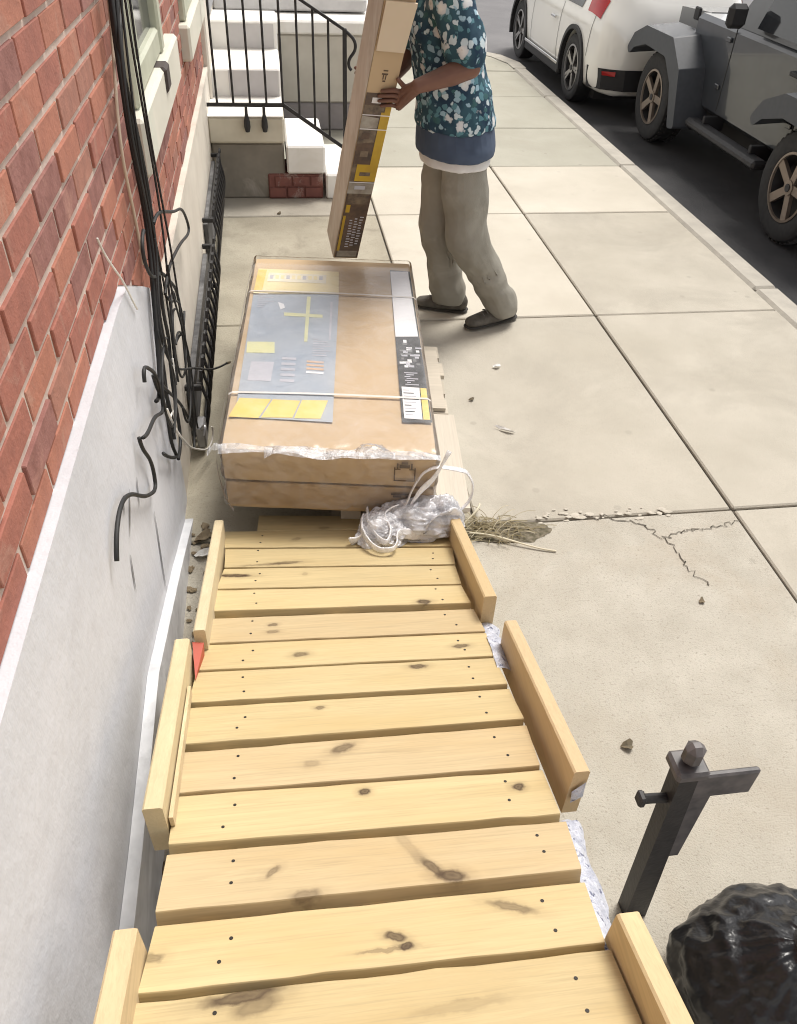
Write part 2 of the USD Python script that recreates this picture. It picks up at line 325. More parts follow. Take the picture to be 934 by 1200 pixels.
# ------------------------------------------------------------------ brick house along the left
XW = -0.42
mortar = mat('mortar', (0.56, 0.45, 0.385), (0.47, 0.375, 0.32), rough=0.95, scale=25, bump=0.4)
brick_ms = [mat('brick_red', (0.34, 0.125, 0.088), (0.27, 0.10, 0.072), rough=0.85, scale=22, bump=0.5, bump_scale=80, stain=(0.37, 0.21, 0.16), stain_scale=9),
            mat('brick_orange', (0.39, 0.155, 0.10), (0.32, 0.125, 0.082), rough=0.85, scale=22, bump=0.5, bump_scale=80, stain=(0.40, 0.23, 0.17), stain_scale=8),
            mat('brick_dull', (0.28, 0.125, 0.105), (0.20, 0.08, 0.065), rough=0.88, scale=22, bump=0.5, bump_scale=80, stain=(0.40, 0.21, 0.16), stain_scale=7),
            mat('brick_pale', (0.35, 0.155, 0.11), (0.28, 0.125, 0.09), rough=0.88, scale=22, bump=0.5, bump_scale=80, stain=(0.44, 0.22, 0.16), stain_scale=7)]
white_plaster = mat('white_plaster', (0.575, 0.58, 0.61), (0.53, 0.54, 0.57), rough=0.6, scale=2.2, bump=0.35, bump_scale=14, bump_dist=0.012, stain=(0.48, 0.485, 0.51), stain_scale=1.1, stretch=(1.2, 1.2, .8), speck=(0.36, 0.355, 0.35), speck_scale=55, speck_amt=0.12)
cream_stone = mat('cream_stone', (0.66, 0.61, 0.53), (0.58, 0.53, 0.455), rough=0.7, scale=4, bump=0.3, bump_scale=40, stain=(0.46, 0.41, 0.34), stain_scale=2.3)
cream_sill = mat('cream_sill', (0.66, 0.63, 0.54), (0.60, 0.58, 0.49), rough=0.65, scale=3, bump=0.25, bump_scale=40, stain=(0.55, 0.58, 0.49), stain_scale=2.0)
frame_paint = mat('pale_green_paint', (0.50, 0.51, 0.40), (0.42, 0.43, 0.33), rough=0.5, scale=6)
dark_glass = mat('dark_glass', (0.02, 0.022, 0.025), rough=0.06, spec=0.8)
house = thing('brick_house', 'red brick house with cream stone sills and white painted base beside the ramp', 'house', (XW, 2.0, 0))
obj('wall', box((-4.0, -3.0, -0.1), (-0.4262, 6.62, 3.6)), mortar, house)
def side(poly, x0, x1): return prism(poly, 0, x0, x1)
# white painted lower wall close to the ramp, with its upper edge falling away
# gentle trowel waves: a fine grid front
obj('painted_base', side([(-3, 0), (2.42, 0), (2.425, .80), (2.40, .86), (2.28, .92), (2.06, 1.02), (1.9, 1.035), (-3, 1.04)], -0.46, -0.402), white_plaster, house)
obj('stone_base', side([(2.428, 0), (6.12, 0), (6.12, .705), (2.428, .705)], -0.46, -0.404), cream_stone, house)
obj('base_ledge', side([(2.43, .708), (6.12, .708), (6.12, .73), (2.43, .742)], -0.46, -0.398), cream_stone, house)
obj('corner_pilaster', bbox((-0.46, 6.125, 0), (-0.385, 6.61, 3.6), .012), cream_stone, house)
# sloping painted skirting at foot of the wall
sk = side([(2.30, 0.0), (1.90, .13), (1.36, .28), (0.9, .25), (-3, .25), (-3, 0)], -0.401, -0.372)
obj('skirting', sk, mat('skirting_paint', (0.72, 0.73, 0.75), (0.55, 0.56, 0.58), rough=0.55, scale=7, stain=(0.36, 0.36, 0.37), stain_scale=4, stain_ramp=(0.5, 0.75)), house)
# crack lines in the paint
ck = mat('crack_grey', (0.16, 0.16, 0.165), rough=0.9)
def wall_strip(yz, w, x=-0.3995):
    P = np.array(yz, float); t = np.gradient(P, axis=0); n = np.stack([-t[:, 1], t[:, 0]], 1); n /= np.linalg.norm(n, axis=1, keepdims=True)
    ww = w * np.sin(np.linspace(0.25, np.pi - 0.1, len(P)))[:, None]
    A, B = P - n * ww, P + n * ww
    V = np.vstack([np.c_[np.full(len(P), x), A], np.c_[np.full(len(P), x), B]]); k = len(P)
    F = [[i, i + 1, k + i + 1] for i in range(k - 1)] + [[i, k + i + 1, k + i] for i in range(k - 1)]
    return trimesh.Trimesh(V, F, process=False)
obj('paint_crack', wall_strip(curve([(1.814, .447), (1.80, .36), (1.775, .26), (1.762, .165)], 12), 0.006), ck, house)
for yz in ([(1.60, .70), (1.55, .66), (1.50, .63)], [(1.47, .60), (1.45, .54), (1.44, .50)], [(1.70, .66), (1.66, .59)], [(1.53, .74), (1.50, .70)]):
    obj('paint_scuff', wall_strip(curve(yz, 8), 0.005), ck, house)
# windows: sill, frame, glass, shutter strip
for (ya, yb, zt, zb) in ((2.62, 3.96, 1.285, 1.115), (4.66, 5.98, 1.20, 1.04)):
    s = hull([(x, y, z) for y, z, xs in ((ya, zb, (-.45, -.385)), (yb, zb + .01, (-.45, -.385)), (ya, zt, (-.45, -.378)), (yb, zt, (-.45, -.378))) for x in xs])
    sill = obj('window_sill', bbox((-.45, ya, zb), (-.372, yb, zt), .012), cream_sill, house)
    wf = obj('window_frame', [bbox((-.45, ya + .10, zt + .002), (-.392, ya + .19, 3.0), .01), bbox((-.45, yb - .42, zt + .002), (-.392, yb - .33, 3.0), .01),
                              bbox((-.45, ya + .19, zt + .002), (-.400, yb - .42, zt + .09), .01), bbox((-.45, ya + .36, zt + .09), (-.408, ya + .40, 3.0), .006)], frame_paint, house)
    obj('window_pane', box((-.45, ya + .19, zt + .09), (-.425, yb - .42, 3.0)), dark_glass, wf)
    obj('window_jamb', box((-.45, yb - .328, zt + .002), (-.409, yb - .25, 3.0)), mat('jamb_dark', (0.10, 0.095, 0.06), rough=0.7), house)
obj('wall_bracket', bbox((-.42, 3.30, 1.20), (-.362, 3.42, 1.287), .01), mat('bracket_dark', (0.05, 0.035, 0.03), rough=0.7), house)
# single bricks
def blocked(y, z):
    if y < 2.43 and z < (1.155 if y < 1.2 else np.interp(y, [1.2, 1.7, 2.06, 2.40, 2.43], [1.15, 1.11, 1.04, .87, .75])) + 0.0: return True
    if z < 0.742 or y > 6.12: return True
    for (ya, yb, zt, zb) in ((2.62, 3.96, 1.285, 1.115), (4.66, 5.98, 1.20, 1.04)):
        if ya < y < yb and zb < z < zt: return True
        if ya + .10 < y < yb - .25 and z >= zt: return True
    return False
from shapely.geometry import Polygon, box as sbox
from shapely.ops import unary_union
no = [Polygon([(-3, 0), (2.42, 0), (2.425, .80), (2.40, .86), (2.28, .92), (2.06, 1.02), (1.9, 1.035), (-3, 1.04)]).buffer(.004), sbox(2.3, 0, 6.2, .742), sbox(6.12, 0, 7, 4)]
for (ya, yb, zt, zb) in ((2.62, 3.96, 1.285, 1.115), (4.66, 5.98, 1.20, 1.04)):
    no += [sbox(ya - .004, zb - .004, yb + .004, zt + .004), sbox(ya + .096, zt, yb - .246, 3.1)]
no = unary_union(no)
rb = np.random.default_rng(11); cand = []
BL, BH, GJ = 0.203, 0.060, 0.012
for c in range(40):
    z0 = 0.745 + c * (BH + GJ)
    y = -2.9 + (0.5 * (BL + GJ) if c % 2 else 0)
    while y < 6.12:
        full = sbox(y, z0, y + BL, z0 + BH); cut = full.difference(no)
        for gm in getattr(cut, 'geoms', [cut]):
            if gm.area < 3e-4 or gm.geom_type != 'Polygon': continue
            d = np.array([-0.42, gm.centroid.x, gm.centroid.y]) - CAM; zc = d @ CF; seen = False
            if zc > 0:
                px, py = 467 + 930 * (d @ CR) / zc, 600 - 930 * (d @ CU) / zc
                seen = -60 < px < 994 and -60 < py < 1260
            cand.append((not seen, np.linalg.norm(d), gm))
        y += BL + GJ
cand.sort(key=lambda q: q[:2])
rest = []
for i, (ns, dd, gm) in enumerate(cand):
    e = rb.uniform(-.002, .003); a, z0, b, z1_ = gm.bounds
    if gm.area > .98 * (b - a) * (z1_ - z0): bm = bbox((-0.455, a + rb.uniform(0, .003), z0 + rb.uniform(0, .002)), (-0.4215 + e, b - rb.uniform(0, .003), z1_ - rb.uniform(0, .002)), .0016)
    else: bm = prism(list(gm.exterior.coords)[:-1], 0, -0.455, -0.4215 + e)
    if i < 290 and not ns: obj('brick', bm, brick_ms[rb.choice(4, p=[.4, .3, .2, .1])], house)
    else: rest.append(bm)
if rest: obj('brickwork', join(rest), brick_ms[0], house, kind='stuff')

# black iron window guards along the foot of the wall
def guard(y0, y1, ztop, depth, label):
    t = thing('window_guard', label, 'window guard', (-0.40, (y0 + y1) / 2, 0))
    bars = np.arange(y0 + .03, y1 - .02, .105)
    for z in (.03, ztop - .02):
        obj('rail', [bbox((-.402, y0, z - .012), (-.402 + depth, y0 + .02, z + .012), .003), bbox((-.402, y1 - .02, z - .012), (-.402 + depth, y1, z + .012), .003),
                     bbox((-.402 + depth - .02, y0 + .021, z - .012), (-.402 + depth, y1 - .021, z + .012), .003)], black_iron, t)
    for y in bars:
        xo = -.402 + depth + .008
        obj('bar', tube([(xo - .02, y, .008), (xo, y + .01, ztop * .35), (xo + .006, y - .008, ztop * .7), (xo - .01, y + .006, ztop - .02), (xo - .005, y + .03, ztop + .035), (xo - .004, y + .045, ztop + .01)], .007, 6, 16), black_iron, t)
    obj('mesh_panel', box((-.40, y0 + .03, .03), (-.40 + depth * .35, y1 - .03, ztop - .05)), mat('guard_dark', (0.035, 0.034, 0.036), (0.16, 0.158, 0.16), rough=0.6, scale=9), t)
    return t
ga = guard(2.80, 4.25, .27, .065, 'nearer black iron window guard low on the wall beside the cardboard boxes')
obj('bracket', [bbox((-.37, 2.70, .03), (-.335, 2.79, .13), .006), tube([(-.35, 2.70, .12), (-.33, 2.68, .15), (-.335, 2.66, .12)], .006, 6)], mat('galvanised', (0.35, 0.35, 0.36), rough=0.45, metallic=0.8), ga, label='grey metal bracket at near end')
gb = guard(4.42, 5.60, .34, .06, 'farther black iron window guard at the foot of the wall by the white steps')

# ------------------------------------------------------------------ cables on the wall
XC = -0.385
def cable(pts, r, label, m=cable_black, group=None, jx=0.0, conn=None, xs=None):
    r = r * .74
    P = np.array([(XC + jx + (0 if xs is None else xs[i]), y, z) for i, (y, z) in enumerate(pts)])
    t = thing('cable', label, 'cable', P[len(P) // 2], group)
    obj('cord', tube(P, r, 8, len(P) * 9), m, t, smooth=True)
    if conn is not None:
        d = P[-1] - P[-2]; d /= np.linalg.norm(d)
        obj('connector', cyl(P[-1], P[-1] + d * 0.035, r * 1.35, 12), brass, t)
    return t
cable([(2.62, 1.75), (2.419, 1.471), (2.411, 1.381), (2.414, 1.227), (2.443, 1.074), (2.406, .959), (2.336, .854), (2.265, .748), (2.179, .649), (2.074, .654)], .0085, 'thick black cable at left edge of the bundle, ending on white paint')
cable([(2.55, 1.76), (2.373, 1.441), (2.349, 1.291), (2.388, 1.142), (2.385, .993), (2.332, .883), (2.275, .786), (2.335, .65), (2.69, .407), (2.95, .25), (3.10, .19)], .006,
      'thin black cable reaching across the window guard to a bright connector', jx=.014, conn=1, xs=[0, 0, 0, 0, 0, 0, 0, 0, .03, .07, .12])
cable([(2.66, 1.76), (2.442, 1.426), (2.506, 1.258), (2.528, 1.095), (2.497, .948), (2.459, .825), (2.442, .745), (2.456, .661), (2.407, .577), (2.376, .463), (2.374, .36), (2.245, .315)], .008,
      'black cable running longest down the wall to the lowest dangling end', jx=.006)
cable([(2.443, 1.043), (2.534, 1.035), (2.707, .984), (3.033, .871), (3.32, .74), (3.369, .687), (3.166, .713), (2.814, .796), (2.593, .829), (2.445, .817)], .0075,
      'black cable bulging out in a wide loop over brick and cream stone', jx=.02)
cable([(2.29, 1.081), (2.219, 1.036), (2.266, .966), (2.464, .879), (2.651, .767), (2.793, .638), (2.802, .531), (2.80, .461), (2.822, .375), (2.738, .311), (2.687, .187), (2.608, .10)], .0075,
      'black cable arching right of the bundle then down beside the guard', jx=.012)
cable([(2.681, .684), (2.53, .701), (2.477, .634), (2.60, .58), (2.724, .536), (2.877, .545)], .006, 'short kinked black cable right of the bundle', jx=.016)
cable([(1.91, .817), (1.923, .838), (2.002, .805), (2.082, .736), (2.111, .675), (2.116, .613), (1.996, .655), (1.874, .699), (1.754, .746)], .0075, 'black cable making a small curl on the white painted wall', jx=.01)
cable([(1.754, .746), (1.788, .675), (1.844, .566), (1.835, .531), (1.768, .551), (1.637, .648), (1.515, .748), (1.449, .779), (1.397, .785), (1.30, .74)], .0075, 'lone black cable hooking back along white wall above the ramp')
cable([(2.151, .666), (2.339, .503), (2.554, .294), (2.63, .186)], .007, 'straight black cable slanting down to the near end of the window guard', jx=.01)
cable([(2.082, .736), (2.126, .652), (2.191, .516), (2.185, .421), (2.227, .346), (2.10, .43), (2.016, .507)], .008, 'black cable whose end turns up in a short hook on white paint', jx=.004)
cable([(2.74, 1.80), (2.576, 1.553), (2.486, 1.468), (2.473, 1.345), (2.494, 1.179), (2.48, 1.035), (2.40, .908), (2.329, .801), (2.25, .637), (2.28, .491), (2.262, .384)], .009, 'thickest black cable in the middle of the bundle over the brick', jx=0)
cable([(2.70, 1.80), (2.53, 1.50), (2.44, 1.36), (2.452, 1.20), (2.468, 1.06), (2.425, .93), (2.36, .82), (2.34, .70), (2.33, .6), (2.30, .5), (2.31, .42)], .008, 'black cable tucked behind the thickest cable of the bundle', jx=-.006)
cable([(1.80, 1.25), (1.913, 1.131), (1.992, 1.059), (2.048, .995), (2.101, .935)], .004, 'thin white cable crossing brick at the edge of the white paint', cable_white, jx=-.01)
cable([(2.384, .622), (2.349, .546), (2.309, .506), (2.20, .53), (2.147, .546)], .0045, 'short white cable among the black cables halfway down', cable_white, jx=.02)
cable([(2.117, .597), (2.204, .469), (2.385, .279), (2.58, .11), (2.66, .075), (2.70, .10), (2.69, .14)], .005, 'white cable curling up at its end below the window guard', cable_white, jx=.02, xs=[0, 0, 0, .02, .05, .06, .06])
cable([(2.50, 1.72), (2.347, 1.376), (2.303, 1.261), (2.317, 1.166), (2.333, 1.065), (2.334, .963)], .006, 'tan cable along the left of the black bundle on brick', mat('cable_tan', (0.50, 0.40, 0.30), rough=0.6), jx=-.012)

for pts, lab in (([(2.46, .80), (2.60, .72), (2.74, .60), (2.70, .48), (2.55, .46), (2.44, .55), (2.46, .68), (2.58, .70)], 'black wire coiled in a loose ring over cream stone right of the bundle'),
                 ([(2.30, .74), (2.16, .74), (2.06, .66), (2.10, .55), (2.22, .50), (2.32, .56), (2.28, .66)], 'black wire coiled in a loose ring on white paint beside the bundle'),
                 ([(2.48, .62), (2.66, .56), (2.72, .42), (2.60, .30), (2.46, .32), (2.40, .42)], 'black wire hooked in an open curve low on the wall')):
    cable(pts, .0055, lab, jx=.024)
rcb = np.random.default_rng(90)
for k, (ya, za, yb, zb, lab) in enumerate(((2.52, 1.74, 2.36, .52, 'thin black wire weaving down the left of the cable bundle'), (2.60, 1.74, 2.50, .50, 'thin black wire weaving through the middle of the cable bundle'),
                                           (2.64, 1.74, 2.62, .34, 'thin black wire hanging right of the bundle over cream stone'), (2.35, 1.05, 2.12, .50, 'loose thin black wire hanging on white paint left of the bundle'),
                                           (2.50, .90, 2.72, .16, 'thin black wire drooping from the bundle to the foot of the wall'))):
    t = np.linspace(0, 1, 9); ph = rcb.uniform(0, 6)
    pts = [(ya + (yb - ya) * q + (.02 + .07 * q) * math.sin(7 * q + ph) * (q > 0.05), za + (zb - za) * q + .02 * math.cos(9 * q + ph)) for q in t]
    cable(pts, .0048, lab, jx=.018 + .004 * k)

# ------------------------------------------------------------------ neighbour's white steps with iron railing
white_paint = mat('white_step_paint', (0.80, 0.785, 0.75), (0.74, 0.72, 0.68), rough=0.55, scale=4, bump=0.2, bump_scale=30, stain=(0.66, 0.63, 0.57), stain_scale=3)
landing_shade = mat('landing_shade_cream', (0.60, 0.555, 0.45), (0.52, 0.475, 0.375), rough=0.6, scale=6, bump=0.25, bump_scale=30)  # shade on the landing front put into this cream colour
grey_conc = mat('grey_step_concrete', (0.25, 0.225, 0.185), (0.19, 0.17, 0.14), rough=0.9, scale=5, bump=0.5, bump_scale=40, stain=(0.36, 0.33, 0.28), stain_scale=4)
red_brick_old = mat('old_red_paint', (0.22, 0.085, 0.065), (0.15, 0.055, 0.045), rough=0.8, scale=8, bump=0.5, bump_scale=40, stain=(0.33, 0.26, 0.23), stain_scale=11, stain_ramp=(0.55, 0.68))
riser_shade = mat('riser_shade_grey', (0.50, 0.485, 0.48), (0.45, 0.435, 0.43), rough=0.6, scale=5)  # shade on the riser fronts put into this grey
st = thing('front_steps', 'white painted front steps on a grey concrete base, with red brick under one step', 'steps', (0.0, 5.9, 0))
YF = 5.68
obj('base', bbox((-.40, YF + .025, 0), (.078, 6.9, .362), .012), grey_conc, st)
obj('landing_slab', bbox((-.41, YF, .364), (.088, 6.206, .525), .014), landing_shade, st, label='landing slab with front shade put into its cream colour')
obj('landing_lit_top', box((-.405, YF + .006, .5255), (.083, 6.206, .531)), white_paint, st)  # bright light on the landing top put into a whiter sheet
obj('brick_base', bbox((-.04, YF + .012, 0), (.335, YF + .35, .166), .008), red_brick_old, st)
for r in range(2):
    for c in range(3):
        x0 = -.035 + c * .123 + (0.04 if r else 0)
        obj('base_brick', bbox((x0, YF + .002, .012 + r * .075), (min(x0 + .113, .332), YF + .03, .076 + r * .075), .004), red_brick_old, st)
obj('step', bbox((.092, YF - .004, .170), (.352, 6.38, .350), .012), white_paint, st)
obj('step', bbox((.356, YF - .008, .0), (.66, 6.38, .168), .012), white_paint, st)
obj('riser', bbox((-.41, 6.208, .50), (.088, 6.90, .70), .01), white_paint, st)
obj('riser_shade_face', box((-.27, 6.203, .535), (.072, 6.209, .694)), riser_shade, st)  # grey sheet carrying the shade of the riser front
obj('riser', bbox((-.41, 6.902, .50), (.088, 7.36, .88), .01), white_paint, st)
obj('riser_shade_face', box((-.27, 6.897, .705), (.06, 6.903, .86)), riser_shade, st)  # same painted shade on the upper riser
rl = thing('iron_railing', 'black iron stair railing with scrolled end in front of the white steps', 'railing', (0, YF, .3))
yr = YF - .012
bl = [(-.40, .604), (.088, .604), (.60, .262)]; tl = [(-.40, 1.27), (.088, 1.262), (.479, 1.035)]
def barbox(p, q, w, h):
    p, q = np.array(p, float), np.array(q, float); d = (q - p) / np.linalg.norm(q - p); a = np.array([0, 1.0, 0]); b = np.cross(d, a)
    return hull([e + s * a * w / 2 + t * b * h / 2 for e in (p, q) for s in (-1, 1) for t in (-1, 1)])
obj('bottom_rail', [barbox((-.40, yr, .604), (.09, yr, .604), .014, .022), barbox((.088, yr, .604), (.53, yr, .308), .014, .022)], black_iron, rl)
obj('handrail', [barbox((-.40, yr, 1.27), (.09, yr, 1.262), .03, .016), barbox((.088, yr, 1.262), (.482, yr, 1.035), .03, .016)], black_iron, rl)
obj('scroll', tube([(.478, yr, 1.037), (.52, yr, 1.005), (.552, yr, .962), (.548, yr, .915), (.522, yr, .880), (.512, yr, .85), (.530, yr, .81)], .010, 8, 40), black_iron, rl, smooth=True)
for x in (-.333, -.23, -.125, -.02, .085, .19, .29, .385):
    zb = np.interp(x, [-.4, .088, .60], [.604, .604, .262]); zt = np.interp(x, [-.4, .088, .479], [1.27, 1.262, 1.035])
    obj('baluster', cyl((x, yr, zb), (x, yr, zt), .0075, 10), black_iron, rl, smooth=40)
obj('newel_post', bbox((.474, yr - .013, .352), (.500, yr + .013, 1.04), .003), black_iron, rl)
for x in (-.153, -.04):
    pr = [(0.0005, .44), (.014, .445), (.021, .475), (.019, .515), (.010, .55), (.0085, .60), (.0005, .601)]
    m = trimesh.creation.revolve(np.array(pr), sections=16); m.apply_translation((x, yr - .012, 0)); obj('post_foot', m, black_iron, rl, smooth=40)

st2 = thing('next_steps', 'tall beige front steps with grey foot beyond the iron railing', 'steps', (.4, 7.6, 0))
beige = mat('beige_render', (0.55, 0.52, 0.455), (0.49, 0.46, 0.40), rough=0.8, scale=5, bump=0.3, bump_scale=40)
obj('side_wall', bbox((.09, 7.40, .21), (.95, 8.7, .715), .015), beige, st2)
obj('foot', bbox((.10, 7.385, 0), (.96, 8.7, .208), .012), mat('mauve_grey', (0.29, 0.265, 0.265), (0.24, 0.22, 0.22), rough=0.85, scale=6), st2)
for k in range(4):
    obj('tread', bbox((-.41, 7.38 + .34 * k, .717 + .11 * k), (.95 - .1 * k, 9.2, .815 + .11 * k), .014), white_paint if k % 2 == 0 else mat('pale_grey_paint', (0.60, 0.59, 0.58), rough=0.6), st2)
nb = thing('neighbour_house', 'cream rendered house front behind the white steps', 'house', (-.6, 8.8, 0))
obj('wall', box((-4.0, 6.64, -.1), (-.412, 10.75, 4.0)), cream_stone, nb)
obj('door', bbox((-.415, 6.95, .9), (-.395, 7.8, 2.9), .01), mat('door_grey', (0.3, 0.3, 0.31), rough=0.5), nb)

# ------------------------------------------------------------------ wooden ramp
S = -0.31905; SX = -0.025312; A0 = 0.76234
def dz(x, y): return A0 + S * y + SX * x
NRM = np.array([-SX, -S, 1.0]); NRM /= np.linalg.norm(NRM)
BV = {  # far-left, far-right, near-left, near-right (x, y) of each board's top
 'A': ((-.128, 2.235), (.60, 2.150), (-.132, 2.103), (.545, 2.048)),
 'B': ((-.242, 2.110), (.540, 2.045), (-.236, 1.980), (.525, 1.912)),
 'C': ((-.233, 1.972), (.518, 1.904), (-.228, 1.839), (.502, 1.783)),
 'D': ((-.228, 1.833), (.499, 1.777), (-.243, 1.705), (.492, 1.655)),
 'E': ((-.243, 1.699), (.489, 1.649), (-.250, 1.572), (.492, 1.535)),
 'F': ((-.247, 1.541), (.493, 1.509), (-.252, 1.416), (.498, 1.389)),
 'G': ((-.252, 1.411), (.497, 1.383), (-.262, 1.296), (.489, 1.271)),
 'H': ((-.264, 1.291), (.487, 1.266), (-.270, 1.168), (.491, 1.150)),
 'I': ((-.269, 1.154), (.489, 1.136), (-.270, 1.024), (.491, 1.017)),
 'J': ((-.270, 1.006), (.491, 1.002), (-.267, .883), (.480, .870)),
 'K': ((-.267, .879), (.481, .861), (-.265, .756), (.477, .737)),
 'L': ((-.265, .738), (.482, .722), (-.267, .612), (.467, .604)),
 'M': ((-.266, .595), (.466, .586), (-.276, .480), (.456, .468)),
 'N': ((-.277, .470), (.460, .459), (-.279, .347), (.458, .337)),
 'O': ((-.279, .335), (.458, .325), (-.279, .212), (.458, .202)),
 'P': ((-.279, .205), (.458, .195), (-.279, .080), (.458, .070)),
 'Q': ((-.279, .068), (.458, .058), (-.279, -.060), (.458, -.070)),
}
KN = {'E': [(.357, 1.556, .024, .013, 0, .95)],
      'F': [(-.077, 1.487, .014, .009, 0, .75), (-.077, 1.452, .020, .008, 0, .6)],
      'G': [(-.007, 1.336, .025, .013, .1, .75), (.414, 1.326, .026, .010, 0, .85)],
      'H': [(.286, 1.249, .026, .011, 0, .9)], 'I': [(.031, 1.115, .014, .007, 0, .7)],
      'J': [(.073, .974, .030, .014, .4, .75), (.005, .935, .02, .012, 0, .35)],
      'K': [(.105, .843, .014, .010, 0, .95), (.416, .819, .015, .011, 0, .95)],
      'L': [(.205, .645, .030, .009, -.9, .8), (.235, .622, .030, .015, -.2, .9), (.17, .70, .06, .012, -1.2, .25), (-.076, .672, .018, .008, .6, .6), (-.02, .615, .03, .012, 0, .6)],
      'M': [(.120, .524, .020, .009, -.3, .9), (.135, .505, .014, .007, 0, .95), (.325, .552, .045, .010, -.35, .65), (-.262, .537, .020, .010, 0, .6), (.10, .503, .05, .004, 0, .5)],
      'N': [(-.12, .458, .065, .012, .1, .9), (-.10, .440, .04, .016, .2, .6), (.2, .40, .09, .01, .05, .25)],
      'C': [(-.037, 1.850, .055, .010, .05, .7), (-.10, 1.845, .09, .006, 0, .5), (.30, 1.86, .014, .008, 0, .5)],
      'D': [(-.196, 1.782, .055, .011, -.12, 1.0), (.02, 1.77, .012, .012, 0, .3)],
      'B': [(.0, 2.02, .018, .01, .5, .4), (.28, 1.99, .013, .009, 0, .5)], 'A': [(.1, 2.1, .02, .012, 0, .4)]}
ramp = thing('wooden_ramp', 'new yellow pine plank ramp running down along the wall to the pavement', 'ramp', (.1, 1.2, 0))
screw_m = mat('screw_dark', (0.035, 0.03, 0.025), rough=0.5, metallic=0.5)
rw = np.random.default_rng(21)
def board_mesh(FL, FR, NL, NR, t=.040, r=.005, lift=0.0):
    NL, NR = (NL[0], NL[1] + .002), (NR[0], NR[1] + .002)
    FL, FR, NL, NR = (np.array([p[0], p[1], dz(*p) + o]) for p, o in ((FL, 0), (FR, 0), (NL, lift), (NR, lift)))
    prof = [(0, -r), (r * .3, -r * .3), (r, 0), (1 - r, 0), (1 - r * .3, -r * .3), (1, -r), (1, -t + r), (1 - r, -t), (r, -t), (0, -t + r)]
    rings = []
    NS = 14; dev = rw.normal(0, .0010, (2, NS)); cup = rw.normal(0, .0012)
    for i, s in enumerate(np.linspace(0, 1, NS)):
        f, n = FL + (FR - FL) * s, NL + (NR - NL) * s; d = (n - f); w = np.linalg.norm(d); d /= w
        f = f + d * dev[0, i] * (0 < i < NS - 1); n = n + d * dev[1, i] * (0 < i < NS - 1); w = np.linalg.norm(n - f)
        ring = []
        for (u, h) in prof:
            uu = (u * 1.0 if u <= .02 else (w - (1 - u)) if u >= .98 else u * w)
            uu = u if u < .2 else w - (1 - u)
            ring.append(f + d * uu + NRM * h)
        rings.append(ring)
    V = np.array(rings).reshape(-1, 3); k = len(prof); F = []
    for i in range(NS - 1):
        for j in range(k):
            a, b = i * k + j, i * k + (j + 1) % k
            F += [[a, b, b + k], [a, b + k, a + k]]
    for j in range(1, k - 1):
        F += [[0, j + 1, j], [(NS - 1) * k, (NS - 1) * k + j, (NS - 1) * k + j + 1]]
    m = trimesh.Trimesh(V, F, process=False)
    if m.volume < 0: m.invert()
    return m
tones = {'A': .96, 'B': .93, 'C': .92, 'D': .95, 'E': 1.04, 'F': .92, 'G': 1.0, 'H': .98, 'I': .97, 'J': .95, 'K': 1.01, 'L': .95, 'M': 1.02, 'N': .95}
LIFT = {'E': .005, 'G': .001, 'H': .003, 'I': .005, 'J': .002, 'K': .003, 'L': .011, 'M': .001, 'N': .003}
for k, q in BV.items():
    t = tones.get(k, 1.0)
    pink = .04 if k in ('L', 'F', 'J') else 0
    base = (0.575 * t, (0.455 - pink * .22) * t, (0.245 + pink * .3) * t)
    m = wood('ramp_board_' + k.lower(), base, tuple(.66 * b for b in base), offset=tuple(rw.uniform(0, 20, 3)), blotch=tuple(b * f for b, f in zip(base, (.86, .81, .72))),
             knots=[(x, y, dz(x, y), a, b, th, s) for x, y, a, b, th, s in KN.get(k, [])])
    bp = obj('board', board_mesh(*q, lift=LIFT.get(k, 0)), m, ramp, smooth=35)
    FL, FR, NL, NR = (np.array(p) for p in q)
    for (u, off) in ((.155, .0), (.90, .0)) if k not in 'AO' else ():
        for v in (.27, .72):
            uu, vv = u + rw.normal(0, .012), v + rw.normal(0, .05)
            p = (FL * (1 - uu) + FR * uu) * (1 - vv) + (NL * (1 - uu) + NR * uu) * vv
            c = np.array([p[0], p[1], dz(*p) + LIFT.get(k, 0) * vv])
            obj('screw', cyl(c - NRM * .006, c + NRM * .0008, .0033, 10), screw_m, bp)
# stringers below
for x in (-.19, .10, .40):
    pts = [(2.04, dz(x, 2.04) - .04), (-.1, dz(x, -.1) - .04), (-.1, dz(x, -.1) - .18), (1.7, .004), (2.03, .004)]
    obj('stringer', prism(pts, 0, x - .019, x + .019), wood(f'stringer_wood_{int((x + 1) * 100)}', direction=(0, 1, 0), offset=(x * 9, 0, 0)), ramp)
# side rails: pieces of plank on edge
def rail(far, near, xw, top, bot, label, offset, end_dark=False, base=(0.62, 0.475, 0.27)):
    """far/near: (x, y) of the inner top edge; xw: signed thickness; top/bot: offsets from deck plane"""
    (fx, fy), (nx, ny) = far, near
    def P(x, y, o): return np.array([x, y, dz(x, y) + o])
    c = []
    r = .004
    for (x, y, e) in ((fx, fy, -1), (nx, ny, 1)):
        for (dx, o) in ((0, top - r), (r * np.sign(xw), top), (xw - r * np.sign(xw), top), (xw, top - r), (xw, bot), (0, bot)):
            c.append(P(x + dx, y, o))
    mm = hull(c)
    obj('side_rail', mm, wood('rail_wood_' + offset, base, tuple(.74 * b for b in base), offset=(ord(offset[-1]) * 1.7, 3, 1), direction=(0, 1, -.32), knots=()), ramp, smooth=30, label=label)
rail((-.237, 2.06), (-.242, 1.385), -.030, .078, -.06, 'far left side rail, whitish and narrow', 'la', base=(0.62, 0.52, 0.34))
rail((-.276, 1.345), (-.269, .792), -.036, .082, -.07, 'middle left side rail nearest the wall', 'lb', base=(0.62, 0.52, 0.32))
